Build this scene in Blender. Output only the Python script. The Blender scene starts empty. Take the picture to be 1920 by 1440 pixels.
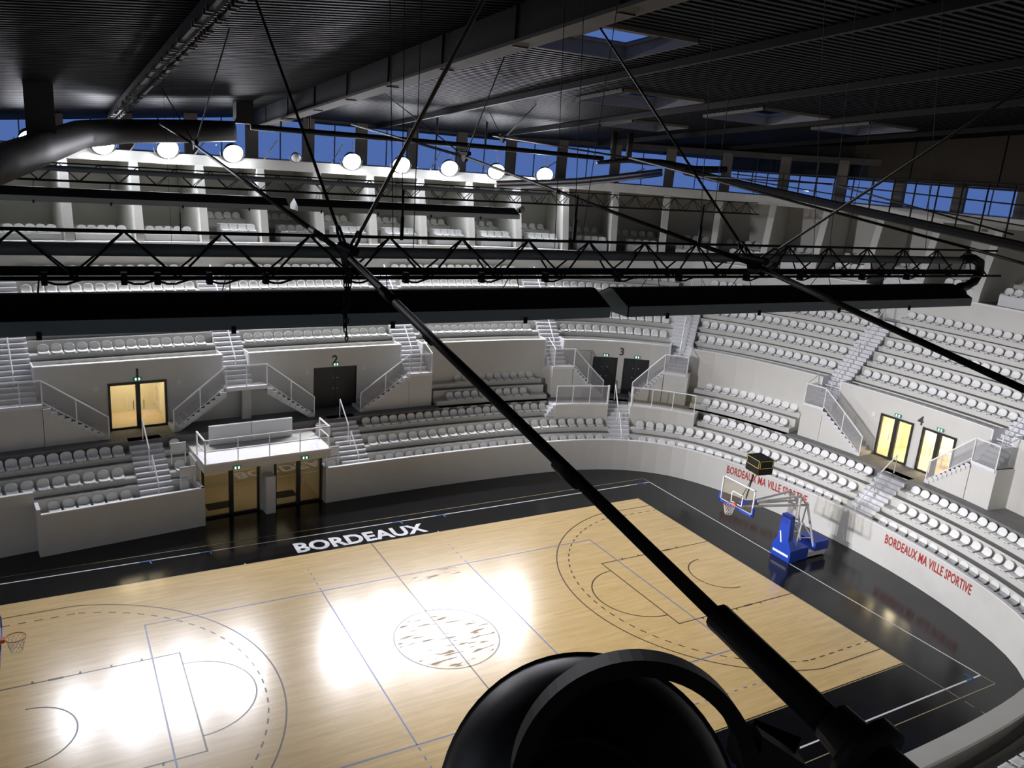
import bpy, bmesh, math, random
from mathutils import Vector, Matrix
random.seed(7)
SC = bpy.context.scene
COL = SC.collection
# ------------------------------------------------------------------ camera, world, light, exposure
CAM = Vector((-11.2224, -22.14965, 15.88436))
YAW, PITCH, ROLL = .531018394, .266528971, .0780057358
fw = Vector((math.cos(PITCH)*math.sin(YAW), math.cos(PITCH)*math.cos(YAW), -math.sin(PITCH)))
r0 = Vector((math.cos(YAW), -math.sin(YAW), 0)); u0 = r0.cross(fw)
ri = math.cos(ROLL)*r0 + math.sin(ROLL)*u0; up = -math.sin(ROLL)*r0 + math.cos(ROLL)*u0
cd = bpy.data.cameras.new('camera'); cam = bpy.data.objects.new('camera', cd); COL.objects.link(cam)
m = Matrix((ri, up, -fw)).transposed().to_4x4(); m.translation = CAM; cam.matrix_world = m
cd.sensor_width = 36; cd.lens = 1542.9545/1920*36; cd.clip_start = .05; cd.clip_end = 400
SC.camera = cam
W = bpy.data.worlds.new('dusk_sky'); SC.world = W; W.use_nodes = True
bg = W.node_tree.nodes['Background']; bg.inputs[0].default_value = (.085, .135, .29, 1); bg.inputs[1].default_value = 1.0
SC.view_settings.view_transform = 'Standard'; SC.view_settings.look = 'None'; SC.view_settings.gamma = 1
SC.view_settings.use_curve_mapping = False; SC.view_settings.exposure = 0.48
LAMP_POWER = 1650.0
SC.cycles.max_bounces = 7; SC.cycles.diffuse_bounces = 4; SC.cycles.glossy_bounces = 4; SC.cycles.transparent_max_bounces = 10
SC.cycles.sample_clamp_indirect = 6; SC.cycles.use_denoising = True
SC.cycles.caustics_reflective = False; SC.cycles.caustics_refractive = False

# ------------------------------------------------------------------ materials
MT = {}
def mat(name, col, rough=.6, metal=0, emit=0, spec=.5, noise=0, nscale=3.0, ecol=None, bump=0):
    mt = bpy.data.materials.new(name); mt.use_nodes = True; nt = mt.node_tree; b = nt.nodes['Principled BSDF']
    b.inputs['Base Color'].default_value = (*col, 1); b.inputs['Roughness'].default_value = rough
    b.inputs['Metallic'].default_value = metal; b.inputs['Specular IOR Level'].default_value = spec
    if emit:
        b.inputs['Emission Color'].default_value = (*(ecol or col), 1); b.inputs['Emission Strength'].default_value = emit
    if noise:
        tc = nt.nodes.new('ShaderNodeTexCoord'); n = nt.nodes.new('ShaderNodeTexNoise'); n.inputs['Scale'].default_value = nscale
        n.inputs['Detail'].default_value = 6
        mx = nt.nodes.new('ShaderNodeMix'); mx.data_type = 'RGBA'
        mx.inputs['A'].default_value = (*[c*(1-noise) for c in col], 1); mx.inputs['B'].default_value = (*[min(1, c*(1+noise)) for c in col], 1)
        nt.links.new(tc.outputs['Object'], n.inputs['Vector']); nt.links.new(n.outputs['Fac'], mx.inputs['Factor'])
        nt.links.new(mx.outputs['Result'], b.inputs['Base Color'])
        if bump:
            bm_ = nt.nodes.new('ShaderNodeBump'); bm_.inputs['Strength'].default_value = bump; bm_.inputs['Distance'].default_value = .02
            nt.links.new(n.outputs['Fac'], bm_.inputs['Height']); nt.links.new(bm_.outputs['Normal'], b.inputs['Normal'])
    MT[name] = mt; return mt
mat('white_paint', (.63, .62, .57), .7, noise=.06, nscale=1.2)
mat('white_coping', (.78, .78, .78), .55)
mat('tread_concrete', (.20, .195, .185), .8, noise=.25, nscale=4)
mat('step_paint', (.66, .66, .67), .7, noise=.05, nscale=5)
mat('seat_plastic', (.80, .80, .77), .38)
mat('bracket_grey', (.70, .70, .70), .5)
mat('rail_white', (.93, .93, .93), .4)
mat('black_floor', (.006, .006, .0075), .15, spec=.36, noise=.3, nscale=1.5)
mat('line_white', (.78, .79, .80), .3)
mat('line_gold', (.35, .29, .16), .3)
mat('line_brown', (.075, .045, .03), .3)
mat('line_blue', (.17, .22, .42), .3)
mat('tape_blue', (.03, .16, .45), .4)
mat('letter_white', (.85, .85, .86), .35)
mat('letter_red', (.42, .035, .03), .6)
mat('digit_black', (.05, .048, .045), .6)
mat('black_metal', (.009, .009, .009), .6, spec=.2)
mat('cable_black', (.010, .0095, .009), .6, spec=.25, noise=.4, nscale=20)
mat('hood_dark', (.014, .013, .013), .65)
mat('hood_side', (.24, .28, .285), .55)
mat('roof_deck', (.007, .007, .009), .6, spec=.12, noise=.2, nscale=6)
mat('roof_beam', (.008, .0075, .0075), .7, spec=.25)
mat('girder_brown', (.030, .022, .012), .8)
mat('liner_beige', (.16, .145, .125), .8, noise=.2, nscale=3)
mat('clip_beige', (.07, .065, .055), .8)
mat('wire_dark', (.006, .006, .006), .8)
mat('frame_black', (.02, .02, .02), .4)
mat('door_black', (.02, .021, .023), .45)
mat('foyer_wall', (.78, .72, .56), .8, noise=.05)
mat('foyer_floor', (.62, .50, .34), .6)
mat('foyer_blue', (.10, .11, .22), .6)
mat('mat_dark', (.03, .03, .032), .9)
mat('hoop_blue', (.012, .055, .42), .42)
mat('hoop_orange', (.65, .13, .03), .45)
mat('net_white', (.75, .72, .68), .8)
mat('clock_yellow', (.6, .5, .08), .5)
mat('steel_white', (.72, .73, .75), .4)
mat('duct_silver', (.62, .62, .66), .28, metal=.85)
mat('exit_green', (.02, .22, .13), .5, emit=.12)
mat('exit_mark', (.8, .95, .9), .5, emit=1.1)
mat('lamp_lens', (1, 1, 1), .5, emit=48, ecol=(.86, .90, 1))
mat('lens_off', (.75, .75, .75), .2)
mat('lamp_housing', (.014, .015, .019), .45, spec=.35)
mat('plaque', (.72, .72, .70), .6)
mat('panel_white', (.66, .66, .65), .6)
mat('net_cord', (.5, .5, .5), .8)
def glass_mat(name, tint, refl=.1, rough=.02):
    mt = bpy.data.materials.new(name); mt.use_nodes = True; nt = mt.node_tree; nt.nodes.clear()
    o = nt.nodes.new('ShaderNodeOutputMaterial'); t = nt.nodes.new('ShaderNodeBsdfTransparent'); t.inputs[0].default_value = (*tint, 1)
    g = nt.nodes.new('ShaderNodeBsdfGlossy'); g.inputs['Roughness'].default_value = rough
    mx = nt.nodes.new('ShaderNodeMixShader'); mx.inputs[0].default_value = refl
    nt.links.new(t.outputs[0], mx.inputs[1]); nt.links.new(g.outputs[0], mx.inputs[2]); nt.links.new(mx.outputs[0], o.inputs[0]); MT[name] = mt
glass_mat('glass_clear', (.86, .87, .85), .07)
glass_mat('glass_door', (.80, .80, .76), .08)
glass_mat('glass_sky', (.80, .88, 1), .02)
glass_mat('glass_board', (.95, .94, .90), .06)
def frosted(name):
    mt = bpy.data.materials.new(name); mt.use_nodes = True; nt = mt.node_tree; nt.nodes.clear()
    o = nt.nodes.new('ShaderNodeOutputMaterial'); t = nt.nodes.new('ShaderNodeBsdfTransparent'); t.inputs[0].default_value = (.8, .8, .8, 1)
    g = nt.nodes.new('ShaderNodeBsdfDiffuse'); g.inputs[0].default_value = (.7, .7, .7, 1)
    mx = nt.nodes.new('ShaderNodeMixShader'); mx.inputs[0].default_value = .22
    nt.links.new(t.outputs[0], mx.inputs[1]); nt.links.new(g.outputs[0], mx.inputs[2]); nt.links.new(mx.outputs[0], o.inputs[0]); MT[name] = mt
frosted('glass_dusty')
def wood():
    mt = bpy.data.materials.new('court_wood'); mt.use_nodes = True; nt = mt.node_tree; b = nt.nodes['Principled BSDF']; N = nt.nodes.new; Lk = nt.links.new
    tc = N('ShaderNodeTexCoord'); br = N('ShaderNodeTexBrick'); br.inputs['Scale'].default_value = 1
    br.inputs['Brick Width'].default_value = 1.6; br.inputs['Row Height'].default_value = .12; br.inputs['Mortar Size'].default_value = .0015
    br.offset = .37
    br.inputs['Color1'].default_value = (.76, .53, .225, 1); br.inputs['Color2'].default_value = (.82, .585, .26, 1); br.inputs['Mortar'].default_value = (.50, .34, .16, 1)
    no = N('ShaderNodeTexNoise'); no.inputs['Scale'].default_value = 1.2; no.inputs['Detail'].default_value = 8
    mp = N('ShaderNodeMapping'); mp.inputs['Scale'].default_value = (.6, 5, 1)
    mx = N('ShaderNodeMix'); mx.data_type = 'RGBA'; mx.blend_type = 'MULTIPLY'; mx.inputs['Factor'].default_value = .35
    Lk(tc.outputs['Object'], br.inputs['Vector']); Lk(tc.outputs['Object'], mp.inputs['Vector']); Lk(mp.outputs[0], no.inputs['Vector'])
    Lk(br.outputs['Color'], mx.inputs['A'])
    cr = N('ShaderNodeValToRGB'); cr.color_ramp.elements[0].position = .3; cr.color_ramp.elements[0].color = (.62, .6, .56, 1); cr.color_ramp.elements[1].position = .62
    Lk(no.outputs['Fac'], cr.inputs[0]); Lk(cr.outputs[0], mx.inputs['B'])
    # worn varnish: rough brown streaks in the centre circle and near both volleyball lines at half court
    sx = N('ShaderNodeSeparateXYZ'); Lk(tc.outputs['Object'], sx.inputs[0])
    def mth(op, a, bb, cl=False):
        n = N('ShaderNodeMath'); n.operation = op; n.use_clamp = cl
        for i, v in enumerate((a, bb)):
            if v is None: continue
            if isinstance(v, (int, float)): n.inputs[i].default_value = v
            else: Lk(v, n.inputs[i])
        return n.outputs[0]
    r2 = mth('ADD', mth('POWER', sx.outputs[0], 2), mth('POWER', sx.outputs[1], 2))
    inside = mth('LESS_THAN', r2, 2.9)
    ay = mth('ABSOLUTE', sx.outputs[1], None)
    band = mth('MULTIPLY', mth('LESS_THAN', mth('ABSOLUTE', mth('SUBTRACT', ay, 4.15), None), .28), mth('LESS_THAN', mth('ABSOLUTE', mth('SUBTRACT', sx.outputs[0], 1.2), None), 1.2))
    zone = mth('MAXIMUM', inside, band)
    n2 = N('ShaderNodeTexNoise'); n2.inputs['Scale'].default_value = 1.0; n2.inputs['Detail'].default_value = 5
    mp2 = N('ShaderNodeMapping'); mp2.inputs['Scale'].default_value = (1.3, 7, 1); Lk(tc.outputs['Object'], mp2.inputs['Vector']); Lk(mp2.outputs[0], n2.inputs['Vector'])
    worn = mth('MULTIPLY', zone, mth('MULTIPLY', mth('SUBTRACT', n2.outputs['Fac'], .53), 14, True), True)
    m3 = N('ShaderNodeMix'); m3.data_type = 'RGBA'; Lk(worn, m3.inputs['Factor']); Lk(mx.outputs['Result'], m3.inputs['A']); m3.inputs['B'].default_value = (.42, .31, .19, 1)
    Lk(m3.outputs['Result'], b.inputs['Base Color'])
    ro = mth('ADD', mth('MULTIPLY', worn, .25), mth('ADD', mth('MULTIPLY', no.outputs['Fac'], .04), .195))
    Lk(ro, b.inputs['Roughness'])
    Lk(mth('SUBTRACT', .8, mth('MULTIPLY', worn, .7)), b.inputs['Specular IOR Level'])
    Lk(mth('SUBTRACT', .75, mth('MULTIPLY', worn, .72)), b.inputs['Coat Weight']); b.inputs['Coat Roughness'].default_value = .19
    MT['court_wood'] = mt
wood()

# ------------------------------------------------------------------ mesh helpers
class MB:
    def __init__(s): s.v = []; s.f = []; s.mi = []
    def add(s, vs, fs, mi=0):
        o = len(s.v); s.v += [tuple(v) for v in vs]; s.f += [tuple(i+o for i in f) for f in fs]
        s.mi += (mi if isinstance(mi, list) else [mi]*len(fs)); return s
    def box(s, c, sz, rz=0, mi=0):
        x, y, z = [q/2 for q in sz]; R = Matrix.Rotation(rz, 3, 'Z'); c = Vector(c)
        vs = [c + R @ Vector((a*x, b*y, d*z)) for a in (-1, 1) for b in (-1, 1) for d in (-1, 1)]
        return s.add(vs, [(0, 1, 3, 2), (4, 6, 7, 5), (0, 4, 5, 1), (2, 3, 7, 6), (0, 2, 6, 4), (1, 5, 7, 3)], mi)
    def hexa(s, a, b, mi=0):      # two quads a[4], b[4] joined
        return s.add(list(a)+list(b), [(3, 2, 1, 0), (4, 5, 6, 7), (0, 1, 5, 4), (1, 2, 6, 5), (2, 3, 7, 6), (3, 0, 4, 7)], mi)
    def tube(s, p, q, r, n=8, r2=None, mi=0, caps=True):
        p = Vector(p); q = Vector(q); d = (q-p)
        if d.length < 1e-6: return s
        d.normalize(); a = d.orthogonal().normalized(); b = d.cross(a); r2 = r if r2 is None else r2
        vs = [p+(a*math.cos(t)+b*math.sin(t))*r for t in [2*math.pi*i/n for i in range(n)]] + [q+(a*math.cos(t)+b*math.sin(t))*r2 for t in [2*math.pi*i/n for i in range(n)]]
        fs = [(i, (i+1) % n, n+(i+1) % n, n+i) for i in range(n)]
        if caps: fs += [tuple(range(n))[::-1], tuple(range(n, 2*n))]
        return s.add(vs, fs, mi)
    def path(s, pts, r, n=8, mi=0):
        pts = [Vector(p) for p in pts]; rings = []; prev = None
        for i, p in enumerate(pts):
            d = (pts[min(i+1, len(pts)-1)]-pts[max(i-1, 0)]).normalized()
            a = d.orthogonal().normalized() if prev is None else (prev - d*prev.dot(d)).normalized()
            prev = a; b = d.cross(a); rr = r[i] if isinstance(r, (list, tuple)) else r
            rings.append([p+(a*math.cos(2*math.pi*k/n)+b*math.sin(2*math.pi*k/n))*rr for k in range(n)])
        vs = [v for g in rings for v in g]; fs = []
        for i in range(len(rings)-1):
            for k in range(n): fs.append((i*n+k, i*n+(k+1) % n, (i+1)*n+(k+1) % n, (i+1)*n+k))
        fs += [tuple(range(n))[::-1], tuple(range((len(rings)-1)*n, len(rings)*n))]
        return s.add(vs, fs, mi)
    def lathe(s, prof, M=None, n=24, mi=0):    # prof (r,z) round local z
        vs = []; M = M or Matrix()
        for r, z in prof:
            for k in range(n): vs.append(M @ Vector((r*math.cos(2*math.pi*k/n), r*math.sin(2*math.pi*k/n), z)))
        fs = [(i*n+k, i*n+(k+1) % n, (i+1)*n+(k+1) % n, (i+1)*n+k) for i in range(len(prof)-1) for k in range(n)]
        return s.add(vs, fs, mi)
    def sweep(s, s0, s1, prof, mis=None, step=.8, caps=True):   # closed profile [(d,z)] along the bowl outline
        n = max(1, int(math.ceil(abs(s1-s0)/step))); m_ = len(prof); vs = []; fs = []; mi = []
        for i in range(n+1):
            t = s0+(s1-s0)*i/n
            for d, z in prof: vs.append(PR(t, d, z))
        for i in range(n):
            for k in range(m_):
                fs.append((i*m_+k, (i+1)*m_+k, (i+1)*m_+(k+1) % m_, i*m_+(k+1) % m_)); mi.append(mis[k] if mis else 0)
        if caps: fs += [tuple(range(m_)), tuple(range(n*m_, (n+1)*m_))[::-1]]; mi += [0, 0]
        return s.add(vs, fs, mi)
    def sdpoly(s, poly, d0, d1, mi=0):   # polygon in (s,z) extruded from offset d0 to d1
        n = len(poly); vs = [PR(a, d0, z) for a, z in poly]+[PR(a, d1, z) for a, z in poly]
        return s.add(vs, [tuple(range(n)), tuple(range(n, 2*n))[::-1]]+[(i, n+i, n+(i+1) % n, (i+1) % n) for i in range(n)], mi)
    def mesh(s, name, mats, smooth=False):
        me = bpy.data.meshes.new(name); me.from_pydata(s.v, [], s.f)
        for mm in (mats if isinstance(mats, (list, tuple)) else [mats]): me.materials.append(MT[mm])
        me.polygons.foreach_set('material_index', s.mi)
        bm = bmesh.new(); bm.from_mesh(me); bmesh.ops.recalc_face_normals(bm, faces=bm.faces); bm.to_mesh(me); bm.free()
        if smooth: me.polygons.foreach_set('use_smooth', [True]*len(me.polygons))
        return me
    def obj(s, name, mats, parent=None, smooth=False, label=None, cat=None, group=None, kind=None):
        o = bpy.data.objects.new(name, s.mesh(name, mats, smooth)); COL.objects.link(o)
        if parent is not None: o.parent = parent
        return tag(o, label, cat, group, kind)
def tag(o, label=None, cat=None, group=None, kind=None):
    for k, v in (('label', label), ('category', cat), ('group', group), ('kind', kind)):
        if v: o[k] = v
    return o
def empty(name, label, cat, group=None, kind=None):
    o = bpy.data.objects.new(name, None); COL.objects.link(o); o.empty_display_size = .2
    return tag(o, label, cat, group, kind)
def link(name, me, parent=None, M=None):
    o = bpy.data.objects.new(name, me); COL.objects.link(o)
    if parent is not None: o.parent = parent
    if M is not None: o.matrix_local = M
    return o
def ray(px, py):
    return fw*1542.9545 + ri*(px-960) - up*(py-720)
def atx(px, py, x): d = ray(px, py); return CAM + d*((x-CAM.x)/d.x)
def aty(px, py, y): d = ray(px, py); return CAM + d*((y-CAM.y)/d.y)
def depth(p): return (Vector(p)-CAM).dot(fw)
def pix(p):
    d = Vector(p)-CAM; z = d.dot(fw); return 960+1542.9545*d.dot(ri)/z, 720-1542.9545*d.dot(up)/z, z

# ------------------------------------------------------------------ the outline of the bowl
KR = [(0, 12.1), (5, 12.25), (9, 12.22), (12.3, 12.0), (14.9, 11.4), (16.8, 10.3), (18.15, 8.8), (19.15, 6.2), (19.75, 3.2), (19.95, 0)]
KL = [(-4, 11.85), (-8, 11.5), (-12, 11.12), (-14.9, 10.7), (-16.8, 9.9), (-18.15, 8.8), (-19.15, 6.2), (-19.75, 3.2), (-19.95, 0)]
KP = [p for p in KL[::-1]] + KR + [(x, -y) for x, y in KR[::-1][1:]] + [(x, -y) for x, y in KL[:-1]]
def catmull(Pt, n=16):
    o = []; N = len(Pt)
    for i in range(N):
        a, b, c, d = Pt[i-1], Pt[i], Pt[(i+1) % N], Pt[(i+2) % N]
        for k in range(n):
            t = k/n
            o.append(tuple(.5*((2*b[j])+(-a[j]+c[j])*t+(2*a[j]-5*b[j]+4*c[j]-d[j])*t*t+(-a[j]+3*b[j]-3*c[j]+d[j])*t**3) for j in (0, 1)))
    return o
OC = catmull(KP)
for _ in range(60):
    OC = [tuple((OC[i-1][j]+2*OC[i][j]+OC[(i+1) % len(OC)][j])/4 for j in (0, 1)) for i in range(len(OC))]
i0 = min(range(len(OC)), key=lambda i: abs(OC[i][0])+(100 if OC[i][1] < 1 else 0)); OC = OC[i0:]+OC[:i0]
OL = [0]
for i in range(len(OC)): OL.append(OL[-1]+math.dist(OC[i], OC[(i+1) % len(OC)]))
TOT = OL[-1]
import bisect
def oc(s):
    s %= TOT; i = min(bisect.bisect_right(OL, s)-1, len(OC)-1); t = (s-OL[i])/(OL[i+1]-OL[i]); a = OC[i]; b = OC[(i+1) % len(OC)]
    return (a[0]+(b[0]-a[0])*t, a[1]+(b[1]-a[1])*t)
_c = {}
def sn(s):
    k = round(s, 4)
    if k not in _c:
        a = oc(s+.3); b = oc(s-.3); t = Vector((a[0]-b[0], a[1]-b[1])).normalized(); _c[k] = (Vector(oc(s)), Vector((-t.y, t.x)))
    return _c[k]
def PR(s, d, z=0):
    p, n = sn(s); q = p+n*d; return Vector((q.x, q.y, z))
def frameM(s, d, z):     # local x along s, local y outwards
    p, n = sn(s); t = Vector((n.y, -n.x)); q = p+n*d
    return Matrix(((t.x, n.x, 0, q.x), (t.y, n.y, 0, q.y), (0, 0, 1, z), (0, 0, 0, 1)))
ZF = lambda i: 1.11+.67*i                      # lower rows A..E tread height, offset .9*i
UF = lambda i: 5.45+.708*i                     # upper rows F..K tread height, offset 4.4+.9*i
UD = lambda i: 4.4+.9*i
ZC = 3.12; ZG = 10.65; DU = 4.35

# ------------------------------------------------------------------ SETTING: floor, walls
fl = MB().box((0, 0, -.15), (80, 74, .28)).obj('floor', 'black_floor', kind='structure')
tag(fl, 'glossy black sports floor around the wooden court')
ct = MB().box((0, 0, -.004), (28, 15, .024)).obj('court_parquet', 'court_wood', label='pale wooden basketball court set in the black floor', cat='court', kind='structure')
Z1 = .0095
def strip(mb, a, b, w, z):
    a = Vector(a); b = Vector(b); d = (b-a).normalized(); n = Vector((-d.y, d.x))*w/2
    mb.add([(*(a-n), z), (*(b-n), z), (*(b+n), z), (*(a+n), z)], [(0, 1, 2, 3)])
def arc(mb, c, r, a0, a1, w, z, dash=None):
    n = max(6, int(abs(a1-a0)*r/.12)); 
    for i in range(n):
        if dash and i % dash[1] >= dash[0]: continue
        t0 = a0+(a1-a0)*i/n; t1 = a0+(a1-a0)*(i+1)/n
        q = [(c[0]+rr*math.cos(t), c[1]+rr*math.sin(t), z) for t, rr in ((t0, r-w/2), (t1, r-w/2), (t1, r+w/2), (t0, r+w/2))]
        mb.add(q, [(0, 1, 2, 3)])
def dashed(mb, a, b, w, z, on=.15, off=.25):
    a = Vector(a); b = Vector(b); L = (b-a).length; d = (b-a)/L; t = 0
    while t < L: strip(mb, a+d*t, a+d*min(L, t+on), w, z); t += on+off
bb = MB(); lw = .05
strip(bb, (0, -7.5), (0, 7.5), lw, Z1); arc(bb, (0, 0), 1.8, 0, 2*math.pi, lw, Z1)
for sg in (1, -1):
    X = lambda v: sg*v
    strip(bb, (X(14), 2.45), (X(8.2), 2.45), lw, Z1); strip(bb, (X(14), -2.45), (X(8.2), -2.45), lw, Z1); strip(bb, (X(8.2), -2.475), (X(8.2), 2.475), lw, Z1)
    a0 = math.pi/2 if sg > 0 else -math.pi/2
    arc(bb, (X(8.2), 0), 1.8, a0, a0+math.pi, lw, Z1)
    th = math.asin(6.6/6.75); c0 = math.pi if sg > 0 else 0
    arc(bb, (X(12.425), 0), 6.75, c0-th, c0+th, lw, Z1)
    xe = 12.425-6.75*math.cos(th)
    for yy in (6.6, -6.6): strip(bb, (X(xe), yy), (X(14), yy), lw, Z1)
    # dashed inner line
    th2 = math.asin(6.25/6.25*.97); arc(bb, (X(12.425), 0), 6.25, c0-th2, c0+th2, lw, Z1, dash=(2, 4))
    for yy in (6.07, -6.07): dashed(bb, (X(11.0), yy), (X(14), yy), lw, Z1, .25, .22)
    arc(bb, (X(12.425), 0), 1.25, c0-math.pi/2, c0+math.pi/2, lw, Z1)
    for yy in (2.45, -2.45):
        for xx in (12.25, 11.0, 10.15, 9.3): strip(bb, (X(xx), yy), (X(xx), yy+math.copysign(.12, yy)), .06, Z1)
        strip(bb, (X(11.85), yy), (X(11.45), yy), .1, Z1+.0006)
bb.obj('court_marking', 'line_brown', ct, label='thin brown basketball lines')
vb = MB()
for a, b in (((-9, 4.5), (9, 4.5)), ((-9, -4.5), (9, -4.5)), ((-9, -4.5), (-9, 4.5)), ((9, -4.5), (9, 4.5)), ((3, -4.5), (3, 4.5)), ((-3, -4.5), (-3, 4.5))): strip(vb, a, b, .05, Z1+.001)
for x in (3, -3):
    dashed(vb, (x, 4.6), (x, 6.3), .05, Z1+.001); dashed(vb, (x, -4.6), (x, -6.3), .05, Z1+.001)
dashed(vb, (9, -6.3), (3, -6.3), .05, Z1+.001, .16, .25)
vb.obj('court_marking', 'line_blue', ct, label='pale blue volleyball lines')
wl = MB(); zb = -.006
for a, b in (((-16, 9.1), (16, 9.1)), ((-16, -9.1), (16, -9.1)), ((-16, -9.1), (-16, 9.1)), ((16, -9.1), (16, 9.1))): strip(wl, a, b, .06, zb)
strip(wl, (3.1, 7.5), (3.1, 7.62), .06, zb); strip(wl, (-5.1, 7.5), (-5.1, 7.62), .06, zb)
wl.obj('court_marking', 'line_white', fl, label='white boundary line')
gl = MB()
for a, b in (((-16, 9.62), (16, 9.62)), ((-16, -9.62), (16, -9.62)), ((16, 9.1), (16, 9.62)), ((16, -9.1), (16, -9.62)), ((14.02, -7.5), (14.02, -9.62)), ((-14.05, -7.55), (14.05, -7.55)), ((-14.05, 7.53), (14.05, 7.53)), ((14.03, -7.55), (14.03, 7.55))): strip(gl, a, b, .035, zb+.001)
dashed(gl, (14.02, -9.8), (14.02, -11.6), .035, zb+.001, .32, .22)
gl.obj('court_marking', 'line_gold', fl, label='thin gold line')
tp = MB()
for x in (-8.35, -6.15, 1.9, 4.0, 15.5):
    strip(tp, (x-.35, 9.1), (x+.1, 9.1), .07, zb+.002); strip(tp, (x, 9.1), (x+.05, 8.85), .05, zb+.002)
strip(tp, (15.2, -9.1), (15.6, -9.1), .07, zb+.002); strip(tp, (15.55, -9.1), (15.5, -8.8), .05, zb+.002)
tp.obj('tape_mark', 'tape_blue', fl, label='short blue tape mark')

def text_mesh(txt, size, offset=0.0, extrude=0.0, spacing=1.0, res=3):
    cu = bpy.data.curves.new('t', 'FONT'); cu.body = txt; cu.size = size; cu.offset = offset; cu.extrude = extrude; cu.space_character = spacing; cu.resolution_u = res
    o = bpy.data.objects.new('t', cu); COL.objects.link(o); bpy.context.view_layer.update()
    me = bpy.data.meshes.new_from_object(o.evaluated_get(bpy.context.evaluated_depsgraph_get())); bpy.data.objects.remove(o)
    xs = [v.co.x for v in me.vertices]; ys = [v.co.y for v in me.vertices]; x0, x1, y0, y1 = min(xs), max(xs), min(ys), max(ys)
    return me, x0, x1, y0, y1
me, x0, x1, y0, y1 = text_mesh('BORDEAUX', 1, .035, .004, 1.02)
for v in me.vertices:
    v.co.x = -3.0+(v.co.x-x0)/(x1-x0)*5.72; v.co.y = 7.72+(v.co.y-y0)/(y1-y0)*.88; v.co.z = zb+.006+v.co.z*.5
me.materials.append(MT['letter_white']); o = link('floor_lettering', me, fl); o['label'] = 'bold white lettering BORDEAUX'

# walls of the podium, concourse, gallery
wall = empty('wall_podium', 'off-white curved low wall round the court with a pale top edge', None, kind='structure')
def podium(s0, s1, d=0, top=1.72, th=.13):
    MB().sweep(s0, s1, [(d, 0), (d, top-.05), (d+th, top-.05), (d+th, 0)]).obj('wall_panel', 'white_paint', wall)
    MB().sweep(s0, s1, [(d-.012, top-.05), (d-.012, top), (d+th+.012, top), (d+th+.012, top-.05)]).obj('coping', 'white_coping', wall)
podium(-30, -12.15, .25, 2.42); podium(-.66, 38.7); podium(38.7, TOT-30, 0, 2.2)
MB().sweep(38.7, 56, [(-.03, 2.12), (-.03, 2.24), (.5, 2.24), (.5, 2.12)]).obj('ledge', 'white_paint', wall)
# slightly skewed front piece on the left of the entrance
def quadwall(a, b, z0, z1, th=.13, name='wall_panel', m_='white_paint', par=wall):
    a = Vector(a); b = Vector(b); d = (b-a).normalized(); n = Vector((-d.y, d.x))*th
    MB().hexa([(*a, z0), (*b, z0), (*(b+n), z0), (*(a+n), z0)], [(*a, z1), (*b, z1), (*(b+n), z1), (*(a+n), z1)]).obj(name, m_, par)
pa = PR(-12.15, -.36).to_2d(); pb = PR(-6.02, -.20).to_2d(); pc = PR(-12.15, .4).to_2d(); pd = PR(-6.02, 1.9).to_2d()
quadwall(pa, pb, 0, 1.67); quadwall(pa, pb, 1.67, 1.72, name='coping', m_='white_coping')
quadwall(pc, pa, 0, 1.9); quadwall(pc, pa, 1.9, 1.94, name='coping', m_='white_coping')
quadwall(pb, PR(-6.02, .7).to_2d(), 0, 1.67); quadwall(pb, PR(-6.02, .7).to_2d(), 1.67, 1.72, name='coping', m_='white_coping')
quadwall(PR(-6.02, .7).to_2d(), pd, 0, 2.6)
quadwall(PR(-.66, 0).to_2d()+Vector((0, 0)), PR(-.66, .7).to_2d(), 0, 1.67, -.13); quadwall(PR(-.66, 0).to_2d(), PR(-.66, .7).to_2d(), 1.67, 1.72, -.13, 'coping', 'white_coping')
quadwall(PR(-.66, .7).to_2d(), PR(-.66, 1.9).to_2d(), 0, 2.6, -.13)

# concourse slab
cs = MB()
cs.sweep(-30, TOT-30, [(2.7, ZC-.7), (2.7, ZC), (8.2, ZC), (8.2, ZC-.7)], [1, 1, 1, 1])
cs.obj('floor_concourse', ['white_paint', 'tread_concrete'], kind='structure', label='grey concrete concourse behind the lower rows')

# upper wall with door openings
uw = empty('wall_upper', 'tall off-white wall below the upper stand, with gate doors', None, kind='structure')
TOPU = 6.17
AISU = [(-12.85, -11.47), (-4.02, -2.83), (4.68, 5.88), (12.57, 13.43), (17.42, 18.06), (23.32, 24.2), (30.9, 31.75), (38.2, 39.1)]
def uwall(s0, s1, z0=ZC-.1, z1=TOPU, d=DU, th=.16): MB().sweep(s0, s1, [(d, z0), (d, z1), (d+th, z1), (d+th, z0)]).obj('wall_panel', 'white_paint', uw)
DOORS = {1: [(-8.80, -6.42)], 2: [(.20, 2.38)], 3: [(14.70, 15.62), (15.84, 16.76)], 4: [(26.22, 27.72), (28.12, 29.6)]}
ops = sorted(o for v in DOORS.values() for o in v)
bays_u = [(-21, -12.85)]+[(AISU[i][1], AISU[i+1][0]) for i in range(len(AISU)-1)]+[(39.1, 47)]
DT = ZC+2.13
for a, b in bays_u:
    cur = a
    for (o0, o1) in ops:
        if a < o0 < b:
            uwall(cur, o0); uwall(o0, o1, DT, TOPU); cur = o1
    uwall(cur, b)
    MB().sweep(a, b, [(DU-.02, TOPU), (DU-.02, TOPU+.045), (DU+.2, TOPU+.045), (DU+.2, TOPU)]).obj('coping', 'white_coping', uw)
    for e in (a, b): MB().sweep(e-.03, e+.03, [(DU-.01, ZC+1.2), (DU-.01, TOPU+.04), (DU+.9, TOPU+.04), (DU+.9, ZC+1.2)]).obj('wall_end', 'white_coping', uw)
for a, b in AISU: uwall(a, b, ZC-.1, 4.9)
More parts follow.
